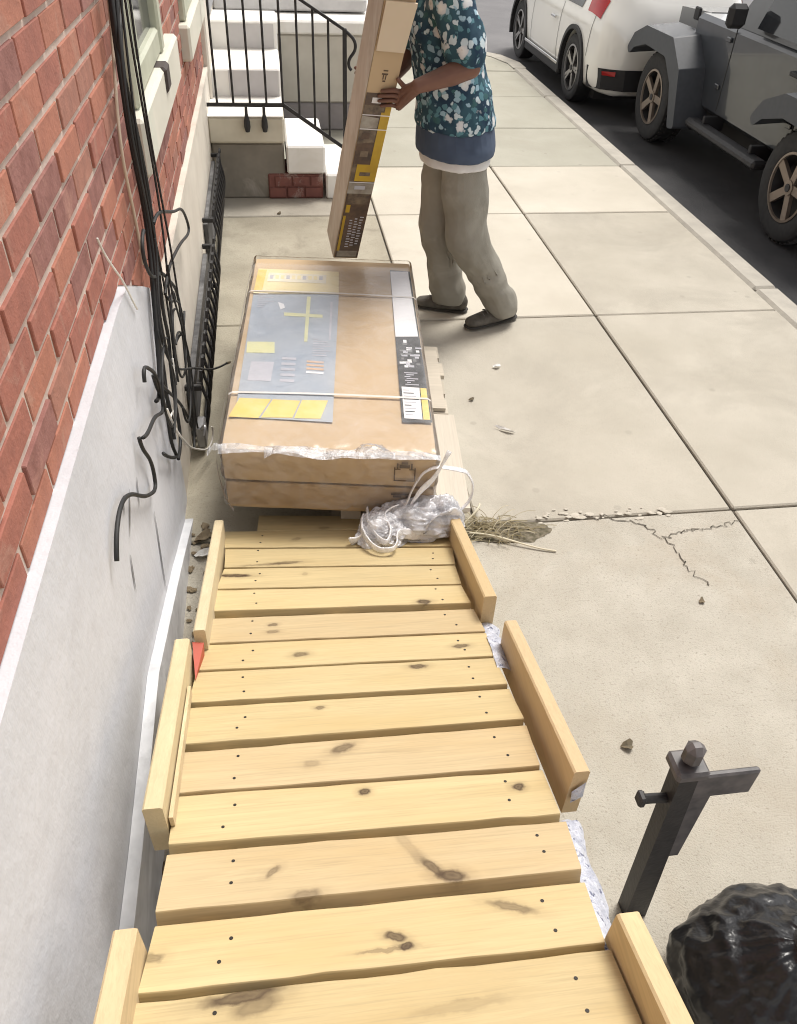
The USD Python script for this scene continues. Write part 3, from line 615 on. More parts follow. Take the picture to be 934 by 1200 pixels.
rail((-.275, .555), (-.278, -.1), -.036, .078, -.06, 'near left side rail at bottom edge', 'lc', base=(0.60, 0.46, 0.27))
rail((.522, 2.03), (.504, 1.462), .037, .082, -.055, 'far right side rail beside the dry grass', 'ra', base=(0.56, 0.41, 0.22))
rail((.526, 1.335), (.508, .785), .033, .082, -.07, 'middle right side rail, long with dark inner face', 'rb', base=(0.58, 0.43, 0.25))
rail((.464, .483), (.462, -.1), .038, .078, -.06, 'near right side rail by the black iron post', 'rc', base=(0.62, 0.48, 0.27))
# thin second strip inside the middle left rail
obj('cleat', hull([(x, y, dz(x, y) + o) for x, y in ((-.2715, 1.20), (-.2645, 1.20), (-.2655, .80), (-.2575, .80)) for o in (.004, .034)]), wood('cleat_wood', (0.66, 0.56, 0.37), direction=(0, 1, -.3)), ramp)
# red tag on the left
obj('red_tag', hull([(x, y, dz(x, y) + o) for x, y, o in ((-.276, 1.372, .045), (-.248, 1.372, .04), (-.262, 1.25, .006), (-.274, 1.36, .0), (-.250, 1.36, .0), (-.262, 1.26, .0))]), mat('red_plastic', (0.42, 0.055, 0.02), rough=0.5), label='red plastic tag wedged between the two left ramp rails', cat='tag')
# silver-white crumpled sheeting along the right edge
foil = mat('silver_sheeting', (0.58, 0.59, 0.64), (0.40, 0.42, 0.50), rough=0.33, metallic=0.1, scale=45, bump=0.7, bump_scale=70, bump_dist=0.01, speck=(0.05, 0.06, 0.13), speck_scale=62, speck_amt=1.0)
def sheet(path, w, label, seed):
    rs = np.random.default_rng(seed); P = curve(path, 60); V = []; k = 9
    for i, p in enumerate(P):
        for j in range(k):
            s = j / (k - 1); x = p[0] + s * w * (1 + .10 * math.sin(i * .23 + seed)); z = p[2] - .03 * s * s
            V.append((x, p[1], z))
    V = np.array(V); V += (np.stack([meshkit.fbm(V * 38, 3, seed + a) for a in range(3)], 1) - .5) * np.array([.008, .008, .020])
    F = []
    for i in range(len(P) - 1):
        for j in range(k - 1):
            a = i * k + j; F += [[a, a + 1, a + k + 1], [a, a + k + 1, a + k]]
    obj('plastic_sheeting', trimesh.Trimesh(V, F, process=False), foil, smooth=25, label=label, cat='sheeting')
sheet([(.455, .42, dz(.46, .42) - .012), (.462, .55, dz(.47, .55) - .018), (.474, .66, dz(.48, .66) - .02), (.485, .74, dz(.48, .74) - .025)], .042, 'crumpled silver plastic sheeting beside the ramp between near and middle right rails', 1)
sheet([(.484, 1.22, dz(.48, 1.22) - .0), (.49, 1.32, dz(.49, 1.32) + .005), (.50, 1.42, dz(.5, 1.42) - .01), (.512, 1.47, dz(.5, 1.47) - .03)], .05, 'crumpled white plastic sheeting between far and middle right ramp rails', 2)
# scrap of foil on the end of the middle right rail
obj('foil_scrap', hull([(.512, .779, dz(.51, .78) + .02), (.536, .779, dz(.53, .78) + .05), (.538, .777, dz(.53, .78) + .0), (.515, .777, dz(.51, .78) - .02), (.525, .772, dz(.52, .78) + .01)]), foil, label='scrap of silver foil on the end grain of the middle right rail', cat='foil scrap')

# ------------------------------------------------------------------ pallet and the two cartons
BFL, BFR, BBL, BBR = (np.array(v) for v in ((-.229, 2.178), (.479, 2.069), (-.108, 3.719), (.619, 3.625)))
def buv(u, v, z): 
    p = (BFL * (1 - u) + BFR * u) * (1 - v) + (BBL * (1 - u) + BBR * u) * v
    return np.array([p[0], p[1], z])
pal_wood = [wood(f'pallet_wood_{i}', b, tuple(.75 * x for x in b), offset=(i * 3, i, 0), direction=(1, -.12, 0) if i < 2 else (.1, 1, 0), blotch=tuple(.8 * x for x in b))
            for i, b in enumerate(((0.55, 0.49, 0.40), (0.47, 0.42, 0.34), (0.58, 0.52, 0.43)))]
pal = thing('pallet', 'pale wooden pallet sticking out right of the cardboard cartons', 'pallet', (.25, 2.8, 0))
def pbox(u0, u1, v0, v1, z0, z1, r=.004):
    c = []
    for (u, v) in ((u0, v0), (u1, v0), (u0, v1), (u1, v1)):
        for z in (z0, z1): c.append(buv(u, v, z))
    return hull(c)
ur = 1.17
for k, u in enumerate((.06, .60, ur - .06)):
    obj('bearer', pbox(u - .05, u + .05, .24 if k == 0 else .035, .80, .022, .117), pal_wood[2], pal)
for k in range(8):
    v = .03 + k * .098
    obj('deck_slat', pbox(.01 if k else .5, ur - (.004 if k % 3 else -.01), v, v + (.068 if k else .08), .119, .139), pal_wood[k % 2], pal)
for k in range(3):
    v = .03 + k * .345
    obj('base_slat', pbox(.01 if k else .5, ur, v, v + .07, .002, .0205), pal_wood[(k + 1) % 2], pal)
for k, v in enumerate((.16, .20, .44, .50)):
    obj('label_scrap', pbox(ur - .13, ur - .055, v, v + .022, .1395, .1405), mat('scuff_grey', (0.16, 0.15, 0.14), rough=0.8), pal)
obj('loose_plank', pbox(ur - .14, ur + .02, .02, .40, .1412, .158), pal_wood[2], pal)
obj('loose_plank', pbox(ur - .155, ur - .02, .43, .74, .1412, .157), pal_wood[0], pal)

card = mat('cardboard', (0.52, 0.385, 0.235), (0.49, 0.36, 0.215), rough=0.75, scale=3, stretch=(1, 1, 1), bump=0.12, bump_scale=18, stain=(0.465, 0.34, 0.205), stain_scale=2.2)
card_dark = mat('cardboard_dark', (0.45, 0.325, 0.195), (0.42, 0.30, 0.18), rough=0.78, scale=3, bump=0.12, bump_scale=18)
def carton_body(z0, z1, bulge, seed, r=.010):
    """six sided box on the skewed footprint with softened edges and slightly bowed faces"""
    b = trimesh.creation.box(extents=(1, 1, 1))
    for _ in range(4): b = b.subdivide()
    v = b.vertices + .5
    # soften the edges
    L = np.array([.716, 1.546, z1 - z0])
    q = v * L; inner = np.clip(q, r, L - r); d = q - inner; n = np.linalg.norm(d, axis=1, keepdims=True); q = inner + np.where(n > 0, d / np.maximum(n, 1e-9) * r, 0); v = q / L
    out = np.array([buv(a, c, z0 + e * (z1 - z0)) for a, c, e in v])
    mid = np.sin(np.pi * v[:, 0]) * np.sin(np.pi * v[:, 1])
    out[:, 2] += np.where(v[:, 2] > .9, bulge * mid, 0)
    fr = np.sin(np.pi * v[:, 0]) * np.sin(np.pi * v[:, 2]); out[:, 1] -= np.where(v[:, 1] < .05, .006 * fr, 0)
    out += (np.stack([meshkit.fbm(out * 6, 3, seed + k) for k in range(3)], 1) - .5) * .006
    return trimesh.Trimesh(out, b.faces, process=False)
c1 = thing('carton', 'lower flat brown cardboard carton lying on the pallet', 'carton', (.2, 2.9, .14))
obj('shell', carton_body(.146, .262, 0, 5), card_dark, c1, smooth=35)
c2 = thing('carton', 'upper flat brown cardboard carton with printed panel and strip label on top', 'carton', (.2, 2.9, .265))
obj('shell', carton_body(.266, .400, .004, 9), card, c2, smooth=35)
TOPZ = .4055
def top_patch(quad, z, m, name, n=8, parent=c2, th=.0012):
    P = np.array(quad, float); a, b, c, d = P    # corners in uv, round
    V = []
    for i in range(n + 1):
        for j in range(n + 1):
            s, t = i / n, j / n; u, v = (a * (1 - s) + b * s) * (1 - t) + (d * (1 - s) + c * s) * t
            V.append(buv(u, v, z + .004 * math.sin(math.pi * min(max(u, 0), 1)) * math.sin(math.pi * min(max(v, 0), 1))))
    F = []
    for i in range(n):
        for j in range(n):
            k = i * (n + 1) + j; F += [[k, k + n + 1, k + n + 2], [k, k + n + 2, k + 1]]
    V = np.array(V)
    return obj(name, trimesh.Trimesh(V, F, process=False), m, parent)
ink = lambda n, c, c2=None, r=.45, s=10: mat('ink_' + n, c, c2, rough=r, scale=s)
ink_blue = ink('sheen_blue', (0.30, 0.345, 0.41), (0.38, 0.41, 0.45), .4, 4)  # sheen of the plastic over the panel mixed into this paler blue
ink_yel = ink('yellow', (0.70, 0.50, 0.10), (0.72, 0.58, 0.22), .45, 6)
ink_pale = ink('pale_yellow', (0.78, 0.68, 0.38), (0.74, 0.63, 0.36), .45, 6)
ink_white = ink('white', (0.78, 0.77, 0.77), (0.72, 0.71, 0.72), .45, 8)
ink_black = ink('black', (0.02, 0.02, 0.02), (0.035, 0.033, 0.033), .45)
ink_lemon = ink('lemon', (0.66, 0.64, 0.34), (0.6, 0.6, 0.36), .45)
ink_orange = ink('orange', (0.62, 0.40, 0.24), (0.56, 0.42, 0.34), .45)
ink_grey = ink('grey_lilac', (0.42, 0.42, 0.46), (0.50, 0.49, 0.53), .45)
z1, z2 = TOPZ, TOPZ + .001
top_patch([(.03, .913), (.538, .908), (.539, .752), (.025, .744)], z1, ink_pale, 'print_panel')
top_patch([(.10, .885), (.46, .88), (.46, .82), (.095, .825)], z2, ink('cream', (0.82, 0.76, 0.62)), 'print_block')
top_patch([(.03, .905), (.085, .905), (.075, .76), (.026, .76)], z2, ink_yel, 'print_block')
top_patch([(.027, .735), (.539, .750), (.514, .107), (.042, .115)], z1, ink_blue, 'print_panel')
for q in ([(.051, .193), (.208, .191), (.157, .112), (.014, .114)], [(.216, .191), (.353, .189), (.32, .118), (.169, .115)], [(.361, .192), (.49, .194), (.455, .118), (.329, .117)]):
    top_patch(q, z2, ink_yel, 'print_block')
for q in ([(.222, .628), (.446, .620), (.447, .602), (.225, .608)], [(.349, .728), (.372, .729), (.368, .467), (.350, .466)], [(.041, .46), (.19, .461), (.197, .404), (.046, .403)]):
    top_patch(q, z2 + (.0006 if q[0][0] == .349 else 0), ink_lemon, 'print_block')
top_patch([(.49, .70), (.503, .70), (.497, .48), (.486, .48)], z2, ink_grey, 'print_block')
top_patch([(.18, .69), (.215, .68), (.225, .655), (.20, .645)], z2, ink_white, 'print_block')
for k in range(4):
    top_patch([(.373, .372 - k * .017), (.464, .369 - k * .017), (.462, .360 - k * .017), (.372, .363 - k * .017)], z2, ink_orange if k < 3 else ink_white, 'print_line')
for k in range(5):
    top_patch([(.24, .385 - k * .026), (.315, .384 - k * .026), (.314, .372 - k * .026), (.239, .373 - k * .026)], z2, ink_grey, 'print_line')
top_patch([(.08, .36), (.20, .36), (.195, .27), (.075, .27)], z2, ink_grey, 'print_block')
rq = np.random.default_rng(44)
for k in range(16):
    v = .46 + .012 * (k % 8); u0 = .06 if k < 8 else .40; v = v + (.20 if k < 8 else -.06); L = rq.uniform(.03, .10)
    top_patch([(u0, v), (u0 + L, v), (u0 + L, v - .004), (u0, v - .004)], z2, ink_grey, 'print_line', 1)
for k in range(10):
    u0 = .11 + .034 * k; top_patch([(u0, .868), (u0 + .022, .868), (u0 + .022, .842), (u0, .842)], z2 + .0006, ink_pale if k % 3 else ink_grey, 'print_line', 1)
# strip label
lab = top_patch([(.864, .933), (.992, .928), (.996, .122), (.850, .118)], z1, ink_black, 'strip_label')
top_patch([(.866, .922), (.979, .924), (.986, .520), (.858, .513)], z2, ink_white, 'print_block')
rl_ = np.random.default_rng(8)
for k in range(26):
    u, v = rl_.uniform(.865, .965), rl_.uniform(.36, .50); w, h = rl_.uniform(.012, .035), rl_.uniform(.006, .018)
    top_patch([(u, v), (u + w, v), (u + w, v - h), (u, v - h)], z2, (ink_white, ink_grey, mat('ink_mid', (0.18, 0.18, 0.18)))[k % 3], 'print_block', 1)
for k in range(7):
    v = .335 - k * .009
    top_patch([(.885 + .01 * (k % 2), v), (.955 - .02 * (k % 3), v), (.955 - .02 * (k % 3), v - .004), (.885 + .01 * (k % 2), v - .004)], z2, ink_grey, 'print_line', 1)
top_patch([(.864, .268), (.955, .266), (.950, .132), (.862, .134)], z2, ink_white, 'print_block')
top_patch([(.960, .266), (.991, .265), (.988, .132), (.955, .132)], z2, ink_yel, 'print_block')
for k in range(9):
    v = .255 - k * .013; w = rl_.uniform(.03, .075)
    top_patch([(.87, v), (.87 + w, v), (.87 + w, v - .004), (.87, v - .004)], z2 + .0005, ink_black if k % 2 else ink_grey, 'print_line', 1)
# printed glyph on the front face (a carton with two arrows)
def front_patch(u0, u1, za, zb, m, name='printed_mark', par=c2, o=-.0085):
    V = [buv(u, 0, z) + np.array([0, o, 0]) for (u, z) in ((u0, za), (u1, za), (u1, zb), (u0, zb))]
    obj(name, trimesh.Trimesh(V, [[0, 1, 2], [0, 2, 3]], process=False), m, par)
inkm = mat('ink_print_brown', (0.13, 0.09, 0.06), rough=0.8)
for (a, b, c, d) in ((.80, .806, .30, .355), (.895, .901, .30, .355), (.80, .90, .297, .302), (.80, .83, .345, .349), (.87, .90, .345, .349), (.812, .820, .345, .372), (.878, .886, .345, .372), (.825, .873, .352, .366), (.834, .864, .367, .378)):
    front_patch(a, b, c, d, inkm)
for (a, b, c, d) in ((.79, .92, .236, .244), (.80, .84, .226, .235), (.86, .90, .226, .235)):
    front_patch(a, b, c, d, inkm, par=c1, o=-.0095)
# packing straps
strap_m = mat('clear_strap', (0.74, 0.70, 0.66), (0.66, 0.61, 0.55), rough=0.35)
for (va, vb) in ((.757, .748), (.215, .218)):
    sp = thing('packing_strap', ('far' if va > .5 else 'near') + ' thin white packing strap across the top of the upper carton', 'strap', buv(.5, va, .40))
    P = [(-.012, va, .30), (-.010, va, .398), (.01, va, .4085)] + [(u, va + (vb - va) * u, .4085 + .005 * math.sin(math.pi * u)) for u in np.linspace(.1, .9, 7)] + [(.99, vb, .4085), (1.010, vb, .398), (1.012, vb, .30)]
    c = np.array([buv(*p) for p in P]); V = []
    for p in c: V += [p + np.array([0, -.006, 0]), p + np.array([0, .006, 0])]
    F = []
    for i in range(len(c) - 1): F += [[2 * i, 2 * i + 1, 2 * i + 3], [2 * i, 2 * i + 3, 2 * i + 2]]
    obj('band', trimesh.Trimesh(np.array(V), F, process=False), strap_m, sp)
# stretch wrap round the cartons
def wrap_shell():
    b = trimesh.creation.box(extents=(1, 1, 1))
    for _ in range(6): b = b.subdivide()
    v = b.vertices + .5
    L = np.array([.716, 1.546, .27]); q = v * L; r = .022; inner = np.clip(q, r, L - r); d = q - inner; n = np.linalg.norm(d, axis=1, keepdims=True); q = inner + np.where(n > 0, d / np.maximum(n, 1e-9) * r, 0); v = q / L
    out = np.array([buv(-.012 + a * 1.024, -.006 + c * 1.012, .145 + e * .2715) for a, c, e in v])
    out[:, 2] += .004 * np.sin(np.pi * v[:, 0]) * np.sin(np.pi * v[:, 1]) * (v[:, 2] > .8)
    edge = np.exp(-((v[:, 1]) / .03) ** 2) + np.exp(-((v[:, 0]) / .05) ** 2)
    nz = np.stack([meshkit.fbm(out * np.array([30, 14, 24]), 3, 40 + k) for k in range(3)], 1) - .5
    out += np.maximum(nz, -.1) * (.004 + .016 * edge[:, None]) * np.array([1, 1, .8])
    keep = (b.triangles_center[:, 2] > -.42)
    # only the near third and the left edge are wrapped tight over the top
    cc = v[b.faces].mean(1); keep &= ~((cc[:, 2] > .97) & (cc[:, 1] > .93))
    return trimesh.Trimesh(out, b.faces[keep], process=False)
wr = thing('stretch_wrap', 'clear stretch wrap stretched round both brown cartons', 'plastic wrap', (.2, 2.9, .15))
film = film_mat('stretch_film', opacity=.04, rough=.17, gloss=.26, nscale=7, bump=.45)
obj('film', wrap_shell(), film, wr, smooth=True)
milky = film_mat('milky_film', opacity=.22, rough=.22, gloss=.3, nscale=22, bump=.9)
rm = np.random.default_rng(31)
def ribbon(P, w, seed, m=milky, parent=wr, name='film_fold', n=50, tw=0.5):
    P = curve(P, n); rs = np.random.default_rng(seed); V = []
    ph = np.cumsum(rs.normal(0, tw * .12, n)) + rs.uniform(-.5, .5)
    for i, p in enumerate(P):
        d = np.array([0, math.cos(ph[i]), math.sin(ph[i])]) * w * (1 + .35 * math.sin(i * .31 + seed))
        V += [p - d / 2, p + d * .1 + np.array([0, -.002, .004]) * rs.uniform(0, 1), p + d / 2]
    F = []
    for i in range(n - 1):
        for j in range(2):
            a = i * 3 + j; F += [[a, a + 1, a + 4], [a, a + 4, a + 3]]
    obj(name, trimesh.Trimesh(np.array(V), F, process=False), m, parent, smooth=True)
F0 = lambda u, o, z: buv(u, 0, z) + np.array([0, o, 0])
ribbon([F0(-.01, -.014, .405), F0(.12, -.012, .412), F0(.25, -.014, .408), F0(.40, -.016, .404), F0(.55, -.012, .409), F0(.72, -.014, .405), F0(.9, -.014, .411), F0(1.01, -.012, .404)], .030, 1)
ribbon([F0(.20, -.016, .400), F0(.35, -.014, .414), F0(.52, -.018, .401), F0(.66, -.012, .412), F0(.80, -.016, .406)], .040, 2)
ribbon([F0(.62, -.01, .415), F0(.68, .03, .418), F0(.76, .01, .416), F0(.80, -.012, .411)], .04, 3)
ribbon([F0(-.015, -.016, .400), F0(-.022, -.018, .33), F0(-.012, -.02, .25), F0(.004, -.018, .19), F0(.03, -.022, .155)], .016, 4)
ribbon([buv(-.014, .0, .405), buv(-.016, .2, .408), buv(-.014, .45, .407), buv(-.016, .7, .410), buv(-.013, .95, .405)], .022, 5)
ribbon([F0(-.06, -.03, .395), F0(-.03, -.02, .415), F0(.03, -.01, .408)], .02, 6)

# the bag-like heap of clear plastic on the ramp end
hp = thing('plastic_heap', 'crumpled clear plastic film heaped at the foot of the cartons, with trailing loop', 'plastic film', (.38, 2.05, .1))
heap_film = film_mat('heap_film', opacity=.36, white=(0.88, 0.88, 0.91), rough=.12, gloss=.5, nscale=15, bump=.8)
def crumple(center, size, seed, amp=.4, sub=5, ang=0.0):
    s = trimesh.creation.icosphere(subdivisions=sub, radius=1.0); v = s.vertices
    n = meshkit.fbm(v * 2.2 + seed, 4, seed) - .5; rg = np.abs(meshkit.fbm(v * 4.5 + 3 * seed, 3, seed + 5) - .5)
    v = v * (1 + amp * n + .55 * amp * (.25 - rg))[:, None]
    v[:, 2] = np.maximum(v[:, 2], -.35)
    v = v * np.array(size); c, q = math.cos(ang), math.sin(ang); v[:, :2] = v[:, :2] @ np.array([[c, q], [-q, c]])
    v = v + np.array(center)
    return trimesh.Trimesh(v, s.faces, process=False)
obj('film_bundle', crumple((.425, 2.04, dz(.42, 2.04) + .055), (.145, .09, .07), 3, .6, 5, -.1), heap_film, hp, smooth=30)
obj('film_bundle', crumple((.30, 2.00, dz(.30, 2.0) + .03), (.09, .08, .065), 7, .7, 5, .4), heap_film, hp, smooth=30)
obj('film_bundle', crumple((.50, 2.045, dz(.5, 2.05) + .045), (.075, .06, .09), 12, .7, 5, .4), heap_film, hp, smooth=30)
white_film = mat('white_film_roll', (0.80, 0.79, 0.78), (0.70, 0.69, 0.70), rough=0.3, scale=30, bump=0.6, bump_scale=50)
D = lambda x, y, o: (x, y, dz(x, y) + o)
coil_film = film_mat('coil_film', opacity=.85, white=(0.88, 0.87, 0.87), rough=.2, gloss=.5, nscale=30, bump=.8)
def wavy(pts, amp, seed, n=60):
    P = curve(pts, n); return P + (np.stack([meshkit.fbm(P * 22 + seed, 3, seed + k) for k in range(3)], 1) - .5) * amp
def strip(pts, w, seed, n=60, name='film_strip', m=coil_film, amp=.012, up=None):
    P = wavy(pts, amp, seed, n)
    obj(name, tube(P, w * (1 + .35 * np.sin(np.linspace(0, 9, n) + seed)), 8, smooth=False, flat=.28, up=up), m, hp, smooth=True)
strip([D(.235, 2.05, .07), D(.220, 1.98, .05), D(.235, 1.91, .035), D(.28, 1.865, .025), D(.325, 1.885, .03), D(.335, 1.94, .045), D(.39, 1.955, .035), D(.46, 1.975, .03), D(.53, 2.02, .04)], .017, 1)
strip([D(.25, 2.07, .09), D(.245, 2.0, .07), D(.265, 1.93, .05), D(.295, 1.90, .04), D(.31, 1.93, .055), D(.30, 1.99, .09), D(.35, 2.03, .13)], .014, 2)
loop = [(.335, 2.03, .19), (.39, 2.045, .262), (.444, 2.06, .349), (.486, 2.06, .363), (.54, 2.055, .355), (.580, 2.055, .338), (.604, 2.05, .291), (.596, 2.05, .216), (.548, 2.04, .155), (.49, 2.0, .145), (.44, 1.97, .155)]
strip(loop, .0105, 3, 80, up=(0, 1, 0), amp=.006)
strip([(.39, 2.03, .20), (.42, 2.045, .27), (.475, 2.05, .34), (.50, 2.05, .40), (.515, 2.062, .425)], .008, 4, 40, amp=.006)
strip([D(.30, 1.99, .07), D(.25, 1.985, .06), D(.21, 1.965, .03), D(.175, 1.955, .012)], .016, 5, 30, 'film_tail', amp=.02)
rh = np.random.default_rng(64)
for k in range(7):
    c = np.array([rh.uniform(.32, .52), rh.uniform(1.98, 2.07)]); a = rh.uniform(0, 6.28); L = rh.uniform(.05, .10)
    pts = [D(c[0] + math.cos(a) * L * t, c[1] + math.sin(a) * L * .6 * t, .05 + .075 * (1 - t * t) * rh.uniform(.7, 1.1)) for t in (-1, -.5, 0, .5, 1)]
    strip(pts, rh.uniform(.010, .022), 20 + k, 40, 'film_fold', m=heap_film, amp=.03)

# ------------------------------------------------------------------ dry grass, leaves, scraps
grass_m = mat('dry_grass', (0.46, 0.40, 0.26), (0.32, 0.27, 0.15), rough=0.9, scale=20)
rg = np.random.default_rng(5)
def tuft(c, n, spread, L, h):
    ms = []
    for _ in range(n):
        a = rg.uniform(0, 2 * np.pi); l = L * rg.uniform(.3, 1); p = np.array(c) + np.array([rg.normal(0, spread[0]), rg.normal(0, spread[1]), 0])
        d = np.array([math.cos(a), math.sin(a) * .6, 0]); hh = h * rg.uniform(.2, 1)
        ms.append(tube([p + [0, 0, .003], p + d * l * .45 + [0, 0, hh], p + d * l + [0, 0, .004 + hh * .3]], .0014, 3, 7))
    return join(ms)
obj('dry_grass', tuft((.72, 2.125, 0), 130, (.07, .03), .11, .022), grass_m, kind='stuff', label='dry grass and dead weeds in the pavement joint', cat='grass')
obj('dry_grass', tuft((.70, 2.13, .012), 46, (.05, .03), .15, .035), mat('pale_grass', (0.60, 0.54, 0.40), (0.46, 0.40, 0.27), rough=.9, scale=20), kind='stuff', label='pale straw strands standing over the soil by the ramp end', cat='grass')
obj('grass_dirt', crumple((.77, 2.115, .001), (.15, .055, .008), 4, .7, 4), mat('dark_soil', (0.085, 0.075, 0.045), (0.22, 0.19, 0.14), rough=1.0, scale=50), kind='stuff', label='dark soil caught in the joint under the dry grass', cat='soil')
for pts, lab in (([(.63, 2.10, .02), (.72, 2.075, .02), (.82, 2.03, .012), (.93, 1.99, .006)], 'longest pale dry stalk lying right of the grass clump'),
                 ([(.62, 2.16, .01), (.68, 2.20, .05), (.70, 2.25, .03)], 'short dry stalk bent up beside the pallet corner')):
    obj('dry_stalk', tube(pts, .0035, 6, 24), mat('pale_straw', (0.68, 0.62, 0.47), rough=0.8), smooth=True, label=lab, cat='stalk')
def flake(c, size, ang, m, name, label, cat, h=.012):
    n = 10; t = np.linspace(0, 2 * np.pi, n, endpoint=False); R = 1 + .25 * np.sin(3 * t + ang)
    P = np.stack([R * np.cos(t) * size[0], R * np.sin(t) * size[1]], 1); c_, s_ = math.cos(ang), math.sin(ang); P = P @ np.array([[c_, s_], [-s_, c_]])
    z = .004 + h * np.abs(np.sin(t + ang)); V = np.vstack([np.c_[P, z], [[0, 0, .004 + h * .2]], np.c_[P * .97, z - .0025], [[0, 0, .002]]]) + np.array(c)
    F = [[i, (i + 1) % n, n] for i in range(n)] + [[n + 1 + (i + 1) % n, n + 1 + i, 2 * n + 1] for i in range(n)] + [[i, n + 1 + i, (i + 1) % n] for i in range(n)] + [[(i + 1) % n, n + 1 + i, n + 1 + (i + 1) % n] for i in range(n)]
    obj(name, trimesh.Trimesh(V, F, process=False), m, label=label, cat=cat)
leaf_m = mat('dead_leaf', (0.10, 0.085, 0.055), (0.16, 0.12, 0.07), rough=0.8, scale=40)
paper = mat('paper_scrap', (0.82, 0.81, 0.78), rough=0.8)
flake((.93, 2.763, 0), (.045, .007), -.6, paper, 'paper_scrap', 'slim white paper scrap on the slab right of the pallet', 'paper scrap')
flake((1.02, 3.30, 0), (.02, .011), .2, paper, 'paper_scrap', 'small white paper scrap on the slab below the walking man', 'paper scrap')
flake((.90, 1.18, 0), (.019, .015), .5, leaf_m, 'dead_leaf', 'dark dead leaf alone on rough concrete right of the ramp', 'leaf')
flake((.835, 3.02, 0), (.014, .009), .5, leaf_m, 'dead_leaf', 'small dark dead leaf beside the pallet on the pavement', 'leaf', .006)
flake((1.36, 1.70, 0), (.014, .009), 1.1, leaf_m, 'dead_leaf', 'small dead leaf near the curved pavement crack', 'leaf', .006)
flake((.02, 5.40, 0), (.02, .012), 1.1, leaf_m, 'dead_leaf', 'small dead leaf on pavement in front of the grey step base', 'leaf', .006)
# litter in the gap between wall and ramp
lit = [mat('litter_leaf', (0.16, 0.12, 0.075), (0.24, 0.19, 0.12), rough=0.9, scale=30), mat('litter_grey', (0.30, 0.29, 0.27), rough=0.9), leaf_m]
gl = np.random.default_rng(17); lm = []
for k in range(90):
    x, y = gl.uniform(-.37, -.275), gl.uniform(.9, 2.25); s = gl.uniform(.006, .02)
    b = trimesh.creation.icosphere(subdivisions=1, radius=1); b.vertices *= np.array([s, s * .7, s * .3]) * gl.uniform(.6, 1.4, (len(b.vertices), 3)); b.apply_transform(trimesh.transformations.rotation_matrix(gl.uniform(0, 6), (0, 0, 1))); b.apply_translation((x, y, .006)); lm.append(b)
obj('litter', join(lm), lit[0], kind='stuff', label='dead leaves and grit in the gap between wall and ramp', cat='litter')
fl = [((-.325, 2.09, 0), (.03, .018), 'litter_grey', 'crumpled pale paper scrap in the gap left of the far ramp rail'), ((-.33, 2.18, 0), (.035, .02), 'dead_leaf', 'curled brown leaf by the far end of the left ramp rail')]
flake(fl[0][0], fl[0][1], .4, paper, 'paper_scrap', fl[0][3], 'paper scrap', .02)
flake(fl[1][0], fl[1][1], .9, lit[0], 'dead_leaf', fl[1][3], 'leaf', .02)

# ------------------------------------------------------------------ black iron post and bag at lower right
ip = thing('iron_post', 'black wrought iron post with short side stub right of the ramp', 'post', (.755, .74, 0))
obj('post', hull([(x, y, z) for (x, y, z) in [(.722, .725, 0), (.776, .725, 0), (.722, .765, 0), (.776, .765, 0), (.690, .725, .62), (.728, .725, .62), (.690, .765, .62), (.728, .765, .62)]]), black_iron, ip)
obj('flat_rail', [bbox((.700, .728, .535), (.86, .742, .612), .004), bbox((.745, .748, .25), (.80, .757, .56), .003)], mat('worn_iron', (0.05, 0.048, 0.05), (0.11, 0.10, 0.10), rough=0.5, scale=25), ip)
obj('finial', [bbox((.676, .715, .62), (.742, .775, .645), .006), bbox((.690, .727, .646), (.728, .763, .70), .012)], mat('worn_iron', (0.05, 0.048, 0.05), (0.11, 0.10, 0.10), rough=0.5, scale=25), ip)
obj('stub', [cyl((.700, .745, .52), (.640, .740, .535), .010, 12), bbox((.630, .727, .522), (.645, .753, .550), .004)], black_iron, ip)
bag_m = mat('black_bag_plastic', (0.006, 0.006, 0.007), (0.010, 0.010, 0.011), rough=0.30, scale=10, bump=0.3, bump_scale=7, bump_dist=0.03, stretch=(1.6, 1.6, .5))
black_trim_bag = mat('bag_tie', (0.02, 0.02, 0.02), rough=0.5)
bg = thing('rubbish_bag', 'black plastic rubbish bag slumped beside the iron post', 'bag', (.93, .53, 0))
def bin_bag(cx, cy, R, H):
    nt, nz = 160, 70; V = []
    for i in range(nz):
        t = i / (nz - 1); z = H * t
        prof = np.interp(t, [0, .06, .25, .5, .7, .84, .92, 1.0], [.80, .97, 1.06, .98, .70, .34, .12, .15])
        for j in range(nt):
            a = 2 * np.pi * j / nt
            pleat = .07 * max(0, (t - .45)) * math.sin(13 * a + 3 * math.sin(2 * a)) + .025 * max(0, t - .3) * math.sin(29 * a + 5 * t)
            r = R * prof * (1 + pleat); V.append((cx + 1.1 * r * math.cos(a), cy + .9 * r * math.sin(a), .004 + z))
    V = np.array(V); n1 = meshkit.fbm(V * 9, 3, 5) - .5; rid = np.abs(meshkit.fbm(V * np.array([16, 16, 10]), 3, 9) - .5)
    d = V - np.array([cx, cy, H * .4]); d /= np.linalg.norm(d, axis=1, keepdims=True)
    V += d * (n1 * .05 + (.08 - rid) * .045)[:, None]; V[:, 2] = np.maximum(V[:, 2], .003)
    F = []
    for i in range(nz - 1):
        for j in range(nt):
            a, b = i * nt + j, i * nt + (j + 1) % nt; F += [[a, b, b + nt], [a, b + nt, a + nt]]
    return trimesh.Trimesh(V, F, process=False)
obj('body', bin_bag(.97, .52, .20, .33), bag_m, bg, smooth=True)
